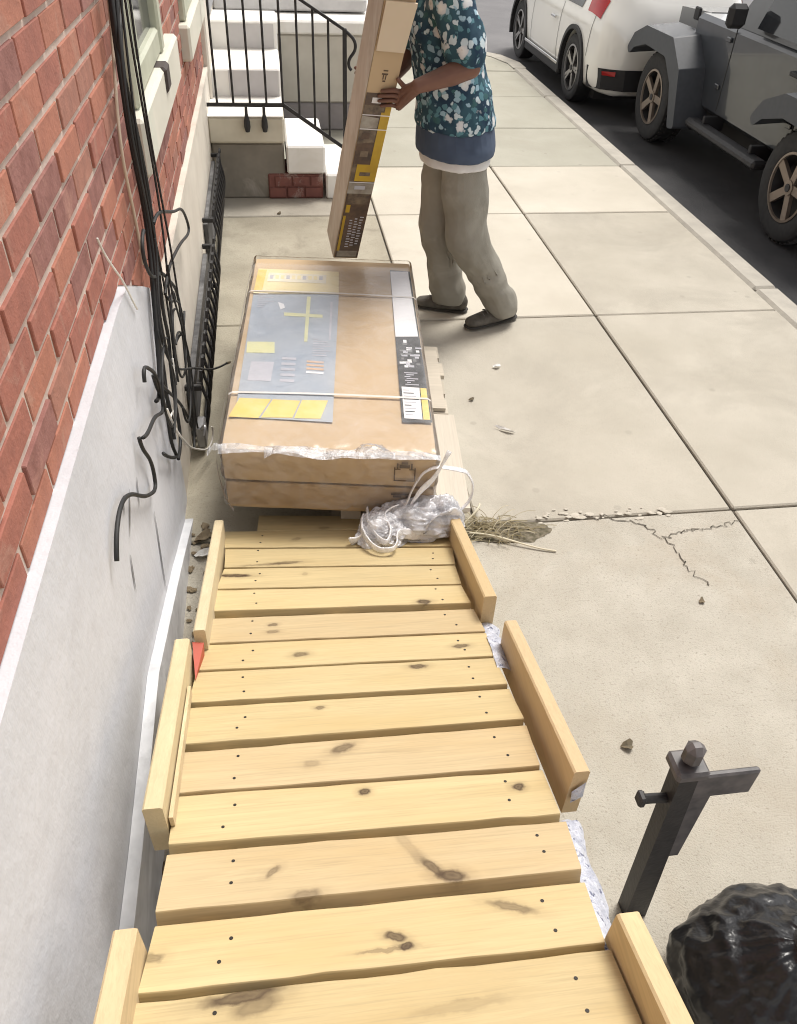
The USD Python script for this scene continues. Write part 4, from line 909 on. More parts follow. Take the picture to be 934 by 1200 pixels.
obj('tie', revolve_x([(.030, -.006), (.036, 0), (.030, .006), (.024, 0)], (0, 0, 0), 20).apply_transform(trimesh.transformations.rotation_matrix(math.pi / 2, (0, 1, 0))).apply_translation((.97, .52, .305)), black_trim_bag, bg)

# ------------------------------------------------------------------ vehicles
tyre_m = mat('tyre_rubber', (0.016, 0.016, 0.017), (0.026, 0.026, 0.026), rough=0.8, scale=30, bump=0.3)
alloy = mat('alloy_rim', (0.42, 0.41, 0.40), rough=0.35, metallic=0.9)
alloy_dark = mat('alloy_dark', (0.05, 0.05, 0.052), rough=0.5, metallic=0.4)
jeep_alloy = mat('bronze_alloy', (0.30, 0.245, 0.20), (0.24, 0.20, 0.165), rough=0.45, metallic=0.6)
black_trim = mat('black_trim', (0.020, 0.020, 0.022), rough=0.65, scale=40)
chrome = mat('chrome', (0.75, 0.75, 0.75), rough=0.15, metallic=1.0)
red_lens = mat('red_lens', (0.45, 0.02, 0.02), rough=0.2)
pearl = mat('pearl_white_paint', (0.80, 0.79, 0.745), (0.78, 0.77, 0.725), rough=0.25, coat=1.0, scale=2)
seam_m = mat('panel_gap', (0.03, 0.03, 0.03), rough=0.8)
jeep_body = mat('grey_body_paint', (0.036, 0.040, 0.046), rough=0.28, coat=0.8)
flare_m = mat('flare_plastic', (0.046, 0.052, 0.061), (0.056, 0.062, 0.072), rough=0.55, scale=30)
def wheel(parent, x, y, zc, R, w, side, rim_r, spokes, rim_m, knobs=False, spoke_w=.028):
    """x: outer face; side=-1 when the outer face looks to -x"""
    s = -side                                    # inward direction
    pr = [(rim_r, .012), (rim_r + .015, .004), (R * .88, .0), (R * .97, .014), (R, .035), (R, w - .035), (R * .97, w - .014), (R * .88, w), (rim_r, w - .01)]
    m = revolve_x([(r, q * s) for r, q in pr], (x, y, zc), 48)
    ms = [m]
    if knobs:
        for k in range(44):
            a = 2 * np.pi * k / 44
            for off in (.03, w - .08):
                b = bbox((-.025, -.013, -.012), (.025, .013, .012), .003); b.apply_translation((0, 0, R)); b.apply_transform(trimesh.transformations.rotation_matrix(a, (1, 0, 0))); b.apply_translation((x + s * (off + .025), y, zc)); ms.append(b)
    wp = obj('wheel', ms, tyre_m, parent, smooth=35)
    obj('rim_barrel', revolve_x([(rim_r, .012 * s), (rim_r - .018, .010 * s), (rim_r - .022, .05 * s), (rim_r - .035, .10 * s), (.001, .10 * s)], (x, y, zc), 40), alloy_dark, wp, smooth=35)
    sp = []
    for k in range(spokes):
        a = 2 * np.pi * k / spokes + .3
        for d in ((-.11, .11) if spoke_w < .03 else (0,)):
            b = hull([(0.02 * s, -spoke_w * .5, .04), (0.02 * s, spoke_w * .5, .04), (.05 * s, -spoke_w * .5, .04), (.05 * s, spoke_w * .5, .04),
                      (0.010 * s, -spoke_w * .55, rim_r - .014), (0.010 * s, spoke_w * .55, rim_r - .014), (.035 * s, -spoke_w * .55, rim_r - .014), (.035 * s, spoke_w * .55, rim_r - .014)])
            b.apply_transform(trimesh.transformations.rotation_matrix(a + d, (1, 0, 0))); b.apply_translation((x, y, zc)); sp.append(b)
    sp.append(cyl((x + .012 * s, y, zc), (x + .055 * s, y, zc), .05, 20))
    sp.append(revolve_x([(rim_r - .002, .006 * s), (rim_r - .018, .004 * s), (rim_r - .020, .02 * s), (rim_r - .002, .02 * s)], (x, y, zc), 40))
    obj('rim', sp, rim_m, wp)
    obj('hub_cap', cyl((x + .006 * s, y, zc), (x + .014 * s, y, zc), .026, 16), alloy_dark, wp)

class Body:
    def __init__(self, ys, table, xc):
        """table rows per station: half widths and heights -> profile points (w, z)"""
        self.f = PchipInterpolator(ys, np.array(table).reshape(len(ys), -1)); self.k = np.array(table).shape[1]; self.xc = xc
        self.ys = ys
    def ring(self, y, n=48):
        p = self.f(y).reshape(self.k, 2); d = np.r_[0, np.cumsum(np.linalg.norm(np.diff(p, axis=0), axis=1))]; d /= d[-1]
        q = PchipInterpolator(np.linspace(0, 1, self.k), p)(np.linspace(0, 1, n)); return q
    def pt(self, y, s, side, n=200):
        q = PchipInterpolator(np.linspace(0, 1, self.k), self.f(y).reshape(self.k, 2))(s); return np.array([self.xc + side * q[0], y, q[1]])
    def mesh(self, ny=70, n=40):
        ys = np.linspace(self.ys[0], self.ys[-1], ny); R = []
        for y in ys:
            q = self.ring(y, n); left = np.c_[self.xc - q[:, 0], np.full(n, y), q[:, 1]]; right = np.c_[self.xc + q[::-1, 0], np.full(n, y), q[::-1, 1]]
            R.append(np.vstack([left, right[1:-1]]))
        k = len(R[0]); V = np.vstack(R + [R[0].mean(0)[None], R[-1].mean(0)[None]]); F = []
        for i in range(ny - 1):
            for j in range(k):
                a, b = i * k + j, i * k + (j + 1) % k; F += [[a, b, b + k], [a, b + k, a + k]]
        c0, c1_ = ny * k, ny * k + 1
        for j in range(k):
            F += [[c0, (j + 1) % k, j], [c1_, (ny - 1) * k + j, (ny - 1) * k + (j + 1) % k]]
        m = trimesh.Trimesh(V, F, process=False); m.merge_vertices()
        if m.volume < 0: m.invert()
        return m
    def patch(self, y0, y1, s0, s1, side, off=.004, n=14, th=0):
        V = []
        Y = np.linspace(y0, y1, n) if np.ndim(y0) == 0 else None
        for i in range(n):
            for j in range(n):
                t = j / (n - 1); s = s0 + (s1 - s0) * t
                a = y0 if np.ndim(y0) == 0 else y0[0] + (y0[1] - y0[0]) * t
                b = y1 if np.ndim(y1) == 0 else y1[0] + (y1[1] - y1[0]) * t
                y = a + (b - a) * i / (n - 1)
                p = self.pt(y, s, side); e = 1e-3
                dy = self.pt(min(y + e, self.ys[-1]), s, side) - self.pt(max(y - e, self.ys[0]), s, side); ds = self.pt(y, min(s + e, 1), side) - self.pt(y, max(s - e, 0), side)
                nn = np.cross(dy, ds); L = np.linalg.norm(nn); nn = nn / L if L > 1e-12 else np.array([side, 0, 0.])
                if nn[0] * side < -1e-6 or (abs(nn[0]) < 1e-6 and nn[2] < 0): nn = -nn
                V.append(p + nn * off)
        F = []
        for i in range(n - 1):
            for j in range(n - 1):
                a = i * n + j; F += [[a, a + n, a + n + 1], [a, a + n + 1, a + 1]]
        return trimesh.Trimesh(np.array(V), F, process=False)
def to_man(m): return m3.Manifold(m3.Mesh(np.asarray(m.vertices, np.float32), np.asarray(m.faces, np.uint32)))
def from_man(m):
    k = m.to_mesh(); return trimesh.Trimesh(np.array(k.vert_properties[:, :3]), np.array(k.tri_verts), process=False)

# white crossover parked ahead
def make_white_car():
    xc, x_side = 3.93, 3.12
    y0, y1 = 8.20, 11.95
    t = thing('white_car', 'pearl white crossover car parked at the kerb ahead of the grey off-roader', 'car', (xc, 10.0, ZS))
    z = ZS
    st_ = [(y0, .50), (y0 + .07, .66), (y0 + .22, .765), (y0 + .55, .80), (y0 + 1.2, .81), (y0 + 2.3, .81), (y0 + 3.2, .79), (y0 + 3.55, .72), (y1 - .06, .60), (y1, .46)]
    roof = {0: (.62, .74, .30), 1: (.72, .90, .38), 2: (.78, 1.10, .50), 3: (.82, 1.38, .56), 4: (.82, 1.47, .58), 5: (.82, 1.44, .57), 6: (.80, .92, .62), 7: (.74, .82, .60), 8: (.66, .72, .52), 9: (.56, .60, .38)}
    ys, tab = [], []
    for i, (y, w) in enumerate(st_):
        belt, top, tw = roof[i]
        lo = .30 if i in (0, 9) else .20
        ys.append(y)
        tab.append([(0, z + lo), (w * .80, z + lo), (w * .965, z + lo + .06), (w, z + .48), (w * .985, z + belt * .86), (w * .95, z + belt + .02), (max(tw + (w - tw) * .45, tw), z + belt + (top - belt) * .55), (tw, z + top - .03), (tw * .7, z + top), (0, z + top + .012)])
    B = Body(ys, tab, xc); m = B.mesh(90, 44); man = to_man(m)
    wy = (9.0, 11.12)
    for y in wy:
        for s in (-1, 1):
            c = cyl((xc + s * .50, y, z + .315), (xc + s * 1.0, y, z + .315), .355, 40); man = man - to_man(c)
    obj('body', from_man(man), pearl, t, smooth=38)
    for y in wy:
        for s, xo in ((-1, 3.135), (1, 4.725)):
            wheel(t, xo, y, z + .312, .312, .19, s, .215, 5, alloy, spoke_w=.024)
        a = np.linspace(-.25, np.pi + .25, 30)
        for s in (-1,):
            ms = []
            o = np.stack([np.full(30, 0), y + .385 * np.cos(a), z + .315 + .385 * np.sin(a)], 1); i_ = np.stack([np.full(30, 0), y + .345 * np.cos(a), z + .315 + .345 * np.sin(a)], 1)
            for k in range(29):
                q = [o[k], o[k + 1], i_[k + 1], i_[k]]
                ms.append(hull([np.array(p) + [dx, 0, 0] for p in q for dx in (3.112, 3.16)]))
            obj('arch_trim', ms, black_trim, t)
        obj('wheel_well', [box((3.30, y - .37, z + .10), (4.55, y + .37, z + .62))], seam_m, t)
    obj('sill_trim', bbox((3.118, 9.36, z + .17), (3.22, 10.75, z + .285), .02), black_trim, t)
    obj('chrome_strip', bbox((3.108, 9.40, z + .262), (3.122, 10.72, z + .292), .004), chrome, t)
    # rear bumper lower part with reflectors
    low = hull([(xc + s * a, b, z + c) for s in (-1, 1) for (a, b, c) in ((.50, y0 - .012, .26), (.52, y0 - .012, .445), (.70, y0 + .10, .26), (.72, y0 + .10, .44), (.765, y0 + .34, .24), (.788, y0 + .34, .43), (.5, y0 + .4, .24))])
    obj('rear_bumper_trim', low, black_trim, t)
    for s in (-1, 1): obj('reflector', hull([(xc + s * a, b, z + c) for (a, b, c) in ((.60, y0 + .02, .385), (.60, y0 + .02, .425), (.715, y0 + .075, .39), (.725, y0 + .07, .425), (.60, y0 + .06, .40))]), red_lens, t)
    obj('exhaust_box', bbox((xc - .5, y0 + .35, z + .2), (xc + .5, y0 + .6, z + .30), .02), seam_m, t)
    for s in (-1, 1):
        obj('side_window', B.patch((9.0, 8.80), (10.95, 10.35), .56, .74, s, .005), dark_glass, t)
        obj('tail_lamp', B.patch(y0 + .30, y0 + .62, .56, .64, s, .006), red_lens, t)
        for y in (9.52, 10.55): obj('door_seam', B.patch(y, y + .008, .22, .55, s, .0025, 10), seam_m, t)
        obj('mirror', bbox((xc + s * .80, 10.55, z + .86), (xc + s * .95, 10.68, z + .97), .03), pearl, t)
        obj('door_handle', bbox((xc + s * .815, 9.62, z + .66), (xc + s * .835, 9.78, z + .685), .006), chrome, t)
    obj('hatch_seam', B.patch(y0 + .40, y0 + .408, .34, .56, -1, .0025, 10), seam_m, t)
make_white_car()

def make_jeep():
    t = thing('grey_offroader', 'dark grey off-road vehicle with bulging plastic fender parked nearest at the kerb', 'off-road vehicle', (4.25, 6.2, ZS))
    xL, xR = 3.60, 4.95; z = ZS
    man = to_man(bbox((xL, 4.35, z + .42), (xR, 7.35, z + 1.06), .035))
    man = man + to_man(hull([(x, y, zz) for x, y, zz in ((3.72, 7.30, z + .50), (4.83, 7.30, z + .50), (3.72, 7.30, z + 1.06), (4.83, 7.30, z + 1.06), (3.80, 8.10, z + .50), (4.75, 8.10, z + .50), (3.80, 8.10, z + 1.0), (4.75, 8.10, z + 1.0))]))
    for y in (7.55, 5.10):
        for a, b in ((3.4, 3.85), (4.7, 5.2)): man = man - to_man(cyl((a, y, z + .36), (b, y, z + .36), .44, 30))
    obj('body', from_man(man), jeep_body, t, smooth=30)
    obj('cabin', hull([(x, y, zz) for x, y, zz in ((3.63, 4.37, z + 1.06), (4.92, 4.37, z + 1.06), (3.63, 6.75, z + 1.06), (4.92, 6.75, z + 1.06), (3.72, 4.45, z + 1.62), (4.83, 4.45, z + 1.62), (3.72, 6.35, z + 1.62), (4.83, 6.35, z + 1.62))]), jeep_body, t, smooth=30)
    for s, x in ((-1, 3.62), (1, 4.93)):
        for (a, b) in ((4.55, 5.35), (5.45, 6.35)):
            obj('side_window', hull([(x + s * .004 - s * d * .09 + s * e, y, z + 1.10 + d * .46) for d in (0, 1) for y in ((a, b) if d == 0 else (a + .03, b - .12)) for e in (0, .012)]), dark_glass, t)
    obj('windscreen', hull([(x, y, zz) for x, y, zz in ((3.75, 6.745, z + 1.12), (4.80, 6.745, z + 1.12), (3.80, 6.40, z + 1.56), (4.75, 6.40, z + 1.56), (3.75, 6.76, z + 1.12), (4.80, 6.76, z + 1.12))]), dark_glass, t)
    for y in (7.55, 5.10):
        for s, xo in ((-1, 3.43), (1, 5.12)):
            wheel(t, xo, y, z + .365, .355, .25, s, .225, 5, jeep_alloy, True, spoke_w=.055)
    prof = [(8.16, .56), (8.05, .70), (7.80, .80), (7.22, .805), (6.98, .60), (6.84, .16), (6.96, .14), (7.10, .47), (7.30, .64), (7.75, .655), (8.0, .585), (8.10, .51)]
    for y in (7.55, 5.10):
        for s in (-1, 1):
            pr_ = list(Polygon(prof).buffer(-.03).buffer(.13).buffer(-.10).simplify(.002).exterior.coords)[:-1]
            pp = [(a - 7.55 + y, b) for a, b in pr_]
            x0, x1 = (3.37, 3.66) if s < 0 else (4.89, 5.18)
            f = prism(pp, 0, x0, x1); v = f.vertices
            # the outer edge rolls down a little
            out = (v[:, 0] < 3.40) if s < 0 else (v[:, 0] > 5.15)
            v[out, 2] -= .045 * (v[out, 2] - .1)
            obj('fender_flare', f, flare_m, t, smooth=50)
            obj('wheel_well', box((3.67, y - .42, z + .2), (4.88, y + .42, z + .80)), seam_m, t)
    for s, x in ((-1, 3.50), (1, 5.05)):
        obj('rock_slider', bbox((x - .06, 5.60, z + .32), (x + .06, 6.80, z + .385), .02), mat('slider_black', (0.03, 0.03, 0.032), rough=0.55, scale=20), t, smooth=30)
        for yy in (5.8, 6.6): obj('step_bracket', bbox((min(x, x - s * .18), yy - .02, z + .33), (max(x, x - s * .18), yy + .02, z + .44), .005), black_trim, t)
        obj('door_seam', box((x - s * .104 if s > 0 else 3.596, 5.50, z + .46), (4.954 if s > 0 else 3.602, 5.508, z + 1.05)), seam_m, t)
        obj('door_handle', bbox((3.575 if s < 0 else 4.95, 5.56, z + .92), (3.60 if s < 0 else 4.975, 5.72, z + .95), .006), black_trim, t)
    for s, x in ((-1, 3.60), (1, 4.95)):
        for yy in (5.44, 6.62): obj('door_seam', box((x - .003, yy, z + .47), (x + .003, yy + .008, z + 1.055)), seam_m, t)
        for yy in (5.52, 6.66):
            for zz in (.62, .95): obj('hinge', bbox((x + s * .002, yy, z + zz), (x + s * .018, yy + .07, z + zz + .035), .005), jeep_body, t)
        obj('wing_mirror', bbox((x + s * .05, 6.42, z + 1.08), (x + s * .20, 6.50, z + 1.24), .03), black_trim, t)
        obj('bonnet_latch', bbox((x - s * .085 if s < 0 else x - .09, 7.45, z + .98), (x - s * .06 if s < 0 else x - .065, 7.55, z + 1.075), .008), black_trim, t)
    obj('bonnet_seam', box((3.70, 7.302, z + 1.058), (4.85, 7.312, z + 1.064)), seam_m, t)
    obj('front_bumper', bbox((3.62, 8.12, z + .42), (4.93, 8.16, z + .56), .012), black_trim, t)
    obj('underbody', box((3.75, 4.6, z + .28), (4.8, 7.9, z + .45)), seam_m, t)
    sw = thing('spare', '', None) if False else None
    obj('spare_wheel', [trimesh.Trimesh(cyl((4.27, 4.16, z + .85), (4.27, 4.34, z + .85), .34, 40).vertices, cyl((4.27, 4.16, z + .85), (4.27, 4.34, z + .85), .34, 40).faces, process=False)], tyre_m, t, smooth=40)
    obj('rear_bumper', bbox((3.62, 4.22, z + .40), (4.93, 4.345, z + .54), .02), black_trim, t)
    for x in (3.64, 4.80): obj('tail_lamp', bbox((x, 4.31, z + .72), (x + .11, 4.348, z + .92), .01), red_lens, t)
make_jeep()

# ------------------------------------------------------------------ the man with the tall carton
def sph(p, r, sc=(1, 1, 1)):
    return m3.Manifold.sphere(1.0, 28).scale([r * s for s in sc]).translate([float(a) for a in p])
def bone(a, ra, b, rb_, sa=(1, 1, 1), sb=(1, 1, 1)):
    return m3.Manifold.batch_hull([sph(a, ra, sa), sph(b, rb_, sb)])
def union(ms):
    return m3.Manifold.batch_boolean(ms, m3.OpType.Add)
def smooth_mesh(man, edge=.02, it=12, lim=.012):
    m = from_man(man.simplify(.0012).refine_to_length(edge)); m.merge_vertices(); v0 = np.array(m.vertices)
    trimesh.smoothing.filter_taubin(m, lamb=.5, nu=.53, iterations=it)
    d = m.vertices - v0; L = np.linalg.norm(d, axis=1, keepdims=True); m.vertices = v0 + d * np.minimum(1, lim / np.maximum(L, 1e-9)); return m
man_t = thing('person', 'man walking in floral shirt and khaki trousers, holding a tall printed carton', 'person', (.95, 3.82, 0))
skin = mat('skin', (0.19, 0.092, 0.062), (0.145, 0.070, 0.048), rough=0.5, scale=9, bump=0.15, bump_scale=120, spec=0.4)
hip_n, hip_f = np.array([.85, 3.71, .92]), np.array([.82, 3.89, .92])
kn_n, an_n = np.array([.915, 3.735, .475]), np.array([1.150, 3.785, .105])
kn_f, an_f = np.array([.800, 3.920, .470]), np.array([.895, 3.935, .095])
chest, belly = np.array([.745, 3.80, 1.34]), np.array([.815, 3.80, 1.06])
sh_n, sh_f = np.array([.735, 3.615, 1.475]), np.array([.70, 3.985, 1.475])
el_n, wr_n = np.array([.812, 3.525, 1.255]), np.array([.592, 3.485, 1.195])
el_f, wr_f = np.array([.66, 4.06, 1.22]), np.array([.515, 3.93, 1.10])
neck, head = np.array([.695, 3.80, 1.60]), np.array([.655, 3.80, 1.735])
# body: one continuous figure
bm = [bone(belly, .115, chest, .125, (1, 1.3, 1), (1, 1.3, 1)), bone(hip_n, .09, belly, .11, (1, 1, 1), (1, 1.2, 1)), bone(hip_f, .09, belly, .11, (1, 1, 1), (1, 1.2, 1)),
      bone(chest, .10, neck - [0, 0, .06], .062), bone(neck - [0, 0, .07], .058, head - [0, 0, .04], .055),
      bone(chest + [0, -.06, .06], .09, sh_n, .055), bone(chest + [0, .06, .06], .09, sh_f, .055)]
for h, k, a in ((hip_n, kn_n, an_n), (hip_f, kn_f, an_f)):
    bm += [bone(h, .078, k, .052), bone(k, .052, a + (k - a) * .6, .050), bone(a + (k - a) * .6, .050, a, .036)]
for s_, e, w in ((sh_n, el_n, wr_n), (sh_f, el_f, wr_f)):
    bm += [bone(s_, .054, e, .041), bone(e, .041, e + (w - e) * .35, .043), bone(e + (w - e) * .35, .043, w, .028)]
# head
bm += [sph(head + [.005, 0, .03], .098, (1, .79, 1.12)), bone(head + [-.04, 0, -.06], .05, head + [-.055, 0, -.085], .034, (1, 1.1, .8), (1, 1.1, .8)),
       bone(head + [-.088, 0, .03], .012, head + [-.112, 0, -.012], .015), bone(head + [-.085, -.03, .045], .012, head + [-.085, .03, .045], .012),
       bone(head + [-.088, -.018, -.048], .010, head + [-.088, .018, -.048], .010), bone(head + [-.088, -.016, -.060], .009, head + [-.088, .016, -.060], .009),
       sph(head + [.012, -.078, .01], .03, (.7, .35, 1.0)), sph(head + [.012, .078, .01], .03, (.7, .35, 1.0))]
# carton axes (needed for the grip)
CB = np.array([.335, 3.90, .315]); CT = np.array([.497, 3.45, 1.452])
ca = (CT - CB) / np.linalg.norm(CT - CB)                  # along the carton
cx_ = np.array([1.0, .10, 0]); cx_ -= ca * (cx_ @ ca); cx_ /= np.linalg.norm(cx_)       # across the printed face
cn = np.cross(cx_, ca); cn /= np.linalg.norm(cn)          # outwards from printed face (towards the street view)
if cn[1] > 0: cn = -cn
def fp(s, w, d=0.0):
    """s metres up the carton, w metres across (printed face centre = 0), d metres out of the face"""
    return CB + ca * s + cx_ * w + cn * d
HW = .0605
# hands: palm plus five fingers
def hand(wr, palm_end, side_v, finger_dirs, thumb_pts, r=.0095):
    out = [bone(wr, .026, palm_end - side_v * .028, .017), bone(wr, .026, palm_end + side_v * .030, .017), bone(palm_end - side_v * .030, .016, palm_end + side_v * .032, .016)]
    for k, pts in enumerate(finger_dirs):
        rr = r * (1.0, 1.05, 1.0, .85)[k]
        for a, b, f0, f1 in zip(pts[:-1], pts[1:], (1.05, .98, .9), (.98, .9, .78)): out.append(bone(a, rr * f0, b, rr * f1))
    for a, b, f0, f1 in zip(thumb_pts[:-1], thumb_pts[1:], (1.35, 1.15), (1.15, .95)): out.append(bone(a, r * f0, b, r * f1))
    return out
sg = .895   # height of grip along the carton
pe = fp(sg, HW + .022, .020)           # knuckles just outside the right edge of the printed face
fing = []
for k, (ds, L) in enumerate(((.036, .060), (.014, .068), (-.008, .064), (-.030, .050))):
    b0 = pe + ca * ds
    fing.append([b0, fp(sg + ds + .002, HW - .012, .016), fp(sg + ds - .004, HW - L * .62, .0125), fp(sg + ds - .010, HW - L * .98, .0095)])
thumb = [wr_n + (pe - wr_n) * .45 + ca * .03, fp(sg + .055, HW + .030, .020), fp(sg + .082, HW - .004, .0125)]
bm += hand(wr_n, pe, ca, fing, thumb)
pe2 = fp(.86, .02, -.215) ; fing2 = []
for k, (ds, L) in enumerate(((.036, .060), (.014, .068), (-.008, .064), (-.030, .050))):
    b0 = pe2 + ca * ds
    fing2.append([b0, b0 - cx_ * .03 + cn * .006, b0 - cx_ * L * .8 + cn * .010, b0 - cx_ * L * 1.2 + cn * .012])
bm += hand(wr_f, pe2, ca, fing2, [wr_f + (pe2 - wr_f) * .5, pe2 + ca * .065, pe2 + ca * .09 - cx_ * .02])
bodym = union(bm)
bmesh = smooth_mesh(bodym, .0075, 8, .004)
bodyp = obj('body', bmesh, skin, man_t, smooth=True)
eye_w = mat('eye_white', (0.75, 0.73, 0.70), rough=0.2); hair_m = mat('grey_hair', (0.06, 0.05, 0.045), (0.16, 0.15, 0.145), rough=0.8, scale=90, bump=.6, bump_scale=150)
for s in (-1, 1):
    obj('eye', sph(head + [-.080, s * .032, .026], .0125), eye_w, man_t, smooth=True)
    obj('iris', sph(head + [-.0895, s * .033, .026], .0055), ink_black, man_t, smooth=True)
hr = (sph(head + [.012, 0, .042], .108, (1, .82, 1.12)) - sph(head + [-.075, 0, -.02], .095, (1, 1.3, 1.3))).trim_by_plane([.5, 0, .85], float(np.dot([.5, 0, .85], head + [0, 0, -.02])) / math.hypot(.5, .85))
hm = from_man(hr.refine_to_length(.012)); hm.vertices += (meshkit.fbm(hm.vertices * 60, 2, 3)[:, None] - .5) * .006
obj('hair', hm, hair_m, man_t, smooth=True)
# shirt
def floral():
    N = {'g': ('geometry', {}), 'n': ('noise_texture', {'scale': 30.0, 'detail': 2.0}), 'sc': ('vector_math', {'math_type': 'multiply_add', 'vector2': (.040, .040, .040)}),
         'n2': ('noise_texture', {'scale': 42.0, 'detail': 2.0}), 'sc2': ('vector_math', {'math_type': 'multiply_add', 'vector2': (.034, .034, .034)}),
         'base': ('noise_texture', {'scale': 9.0, 'detail': 3.0}), 'rb': ('rgb_ramp', {'ramp': [(.40, (0.022, 0.046, 0.080)), (.60, (0.040, 0.092, 0.122))]}),
         'leaf': ('voronoi_texture', {'scale': 33.0, 'randomness': 1.0}), 'rl': ('rgb_ramp', {'ramp': [(.0, (1, 1, 1)), (.42, (1, 1, 1)), (.50, (0, 0, 0))]}), 'sl': ('separate_color', {}),
         'lc': ('rgb_ramp', {'interpolate': False, 'ramp': [(.0, (0.10, 0.22, 0.26)), (.35, (0.30, 0.44, 0.52)), (.62, (0.52, 0.60, 0.63)), (.85, (0.05, 0.12, 0.13))]}), 'm1': ('mix', {'mix_type': 'mix'}),
         'fl': ('voronoi_texture', {'scale': 14.0, 'randomness': 1.0}), 'rf': ('rgb_ramp', {'ramp': [(.0, (1, 1, 1)), (.30, (1, 1, 1)), (.35, (0, 0, 0))]}), 'sf': ('separate_color', {}), 'tf': ('rgb_ramp', {'ramp': [(.40, (0, 0, 0)), (.44, (1, 1, 1))]}),
         'fm': ('math', {'math_type': 'multiply'}), 'fcn': ('rgb_ramp', {'ramp': [(.0, (0.42, 0.40, 0.36)), (.10, (0.70, 0.69, 0.67)), (.29, (0.56, 0.58, 0.60))]}), 'm2': ('mix', {'mix_type': 'mix'}),
         'w': ('noise_texture', {'scale': 700.0, 'detail': 1.0}), 'b': ('bump', {'strength': .25, 'distance': .001}),
         'p': ('principled_bsdf', {'roughness': .85, 'specular_ior_level': .2})}
    L = [('g.position', 'n.vector'), ('n.color', 'sc.vector1'), ('g.position', 'sc.vector3'), ('g.position', 'n2.vector'), ('n2.color', 'sc2.vector1'), ('g.position', 'sc2.vector3'),
         ('g.position', 'base.vector'), ('base.fac', 'rb.fac'), ('sc.vector', 'leaf.vector'), ('leaf.distance', 'rl.fac'), ('leaf.color', 'sl.color'), ('sl.r', 'lc.fac'), ('rb.color', 'm1.color1'), ('lc.color', 'm1.color2'), ('rl.color', 'm1.fac'),
         ('sc2.vector', 'fl.vector'), ('fl.distance', 'rf.fac'), ('fl.color', 'sf.color'), ('sf.g', 'tf.fac'), ('rf.color', 'fm.value1'), ('tf.color', 'fm.value2'), ('fl.distance', 'fcn.fac'),
         ('m1.color', 'm2.color1'), ('fcn.color', 'm2.color2'), ('fm.value', 'm2.fac'), ('m2.color', 'p.base_color'), ('g.position', 'w.vector'), ('w.fac', 'b.height'), ('b.normal', 'p.normal')]
    return usdkit.material(stage, '/World/Looks/floral_cloth', N, L, surface='p.BSDF')
flor = floral()
hemz = .862
st0 = [bone(np.array([.835, 3.80, .90]), .182, belly + [0, 0, .02], .158, (1, 1.22, .6), (1, 1.28, 1)), bone(belly, .155, chest, .142, (1, 1.28, 1), (1, 1.38, 1)),
       bone(chest, .14, chest + [-.02, 0, .12], .10, (1, 1.38, 1), (1, 1.5, 1)), bone(chest + [0, -.07, .08], .10, sh_n, .075), bone(chest + [0, .07, .08], .10, sh_f, .075), bone(chest + [-.02, 0, .10], .09, neck - [0, 0, .075], .070),
       bone(np.array([.835, 3.80, .78]), .180, np.array([.835, 3.80, .90]), .182, (1, 1.24, .6), (1, 1.24, .6))]
sleeve_n = bone(sh_n, .078, sh_n + (el_n - sh_n) * .72, .080); sleeve_f = bone(sh_f, .078, sh_f + (el_f - sh_f) * .72, .080)
def fold(m, amp, seed, sc=(9, 9, 4)):
    v = m.vertices; n = m.vertex_normals
    m.vertices = v + n * ((meshkit.fbm(v * np.array(sc), 3, seed) - .5) * amp)[:, None]
    return m
shirt_all = union(st0 + [sleeve_n, sleeve_f])
u_n = (el_n - sh_n) / np.linalg.norm(el_n - sh_n); u_f = (el_f - sh_f) / np.linalg.norm(el_f - sh_f)
shirt = shirt_all.trim_by_plane([0, 0, 1], .985)
def cut_sleeve(m, s_, u):
    # cut the rounded sleeve end away with a slab beyond the sleeve length
    c = s_ + u * np.linalg.norm(el_n - sh_n) * .80
    return m
sm = smooth_mesh(shirt, .012, 14); fold(sm, .030, 61, (7, 7, 5))
cre = 1 - 2 * np.abs(meshkit.fbm(sm.vertices * np.array([8, 8, 3.6]) + 2, 3, 66) - .5) * 2.2
sm.vertices = sm.vertices + sm.vertex_normals * (.013 * cre)[:, None]
obj('shirt', sm, flor, bodyp, smooth=True, label='navy shirt with white and pale blue flowers')
band = shirt_all.trim_by_plane([0, 0, 1], hemz).trim_by_plane([0, 0, -1], -.992)
bmh = smooth_mesh(band, .016, 3); fold(bmh, .016, 61, (9, 9, 3))
obj('hem_band', bmh, mat('slate_blue_cloth', (0.060, 0.085, 0.135), (0.045, 0.066, 0.11), rough=0.85, scale=12), bodyp, smooth=40, label='plain slate blue band at the hem')
us = bone(np.array([.838, 3.80, .92]), .160, np.array([.838, 3.80, .76]), .171, (1, 1.26, .5), (1, 1.26, .5)).trim_by_plane([0, 0, 1], .822).trim_by_plane([0, 0, -1], -.90)
obj('undershirt', fold(smooth_mesh(us, .014, 3), .022, 71, (14, 14, 3)), mat('white_cloth', (0.72, 0.71, 0.70), (0.62, 0.60, 0.58), rough=0.85, scale=10), bodyp, smooth=40, label='white undershirt edge showing below the shirt')
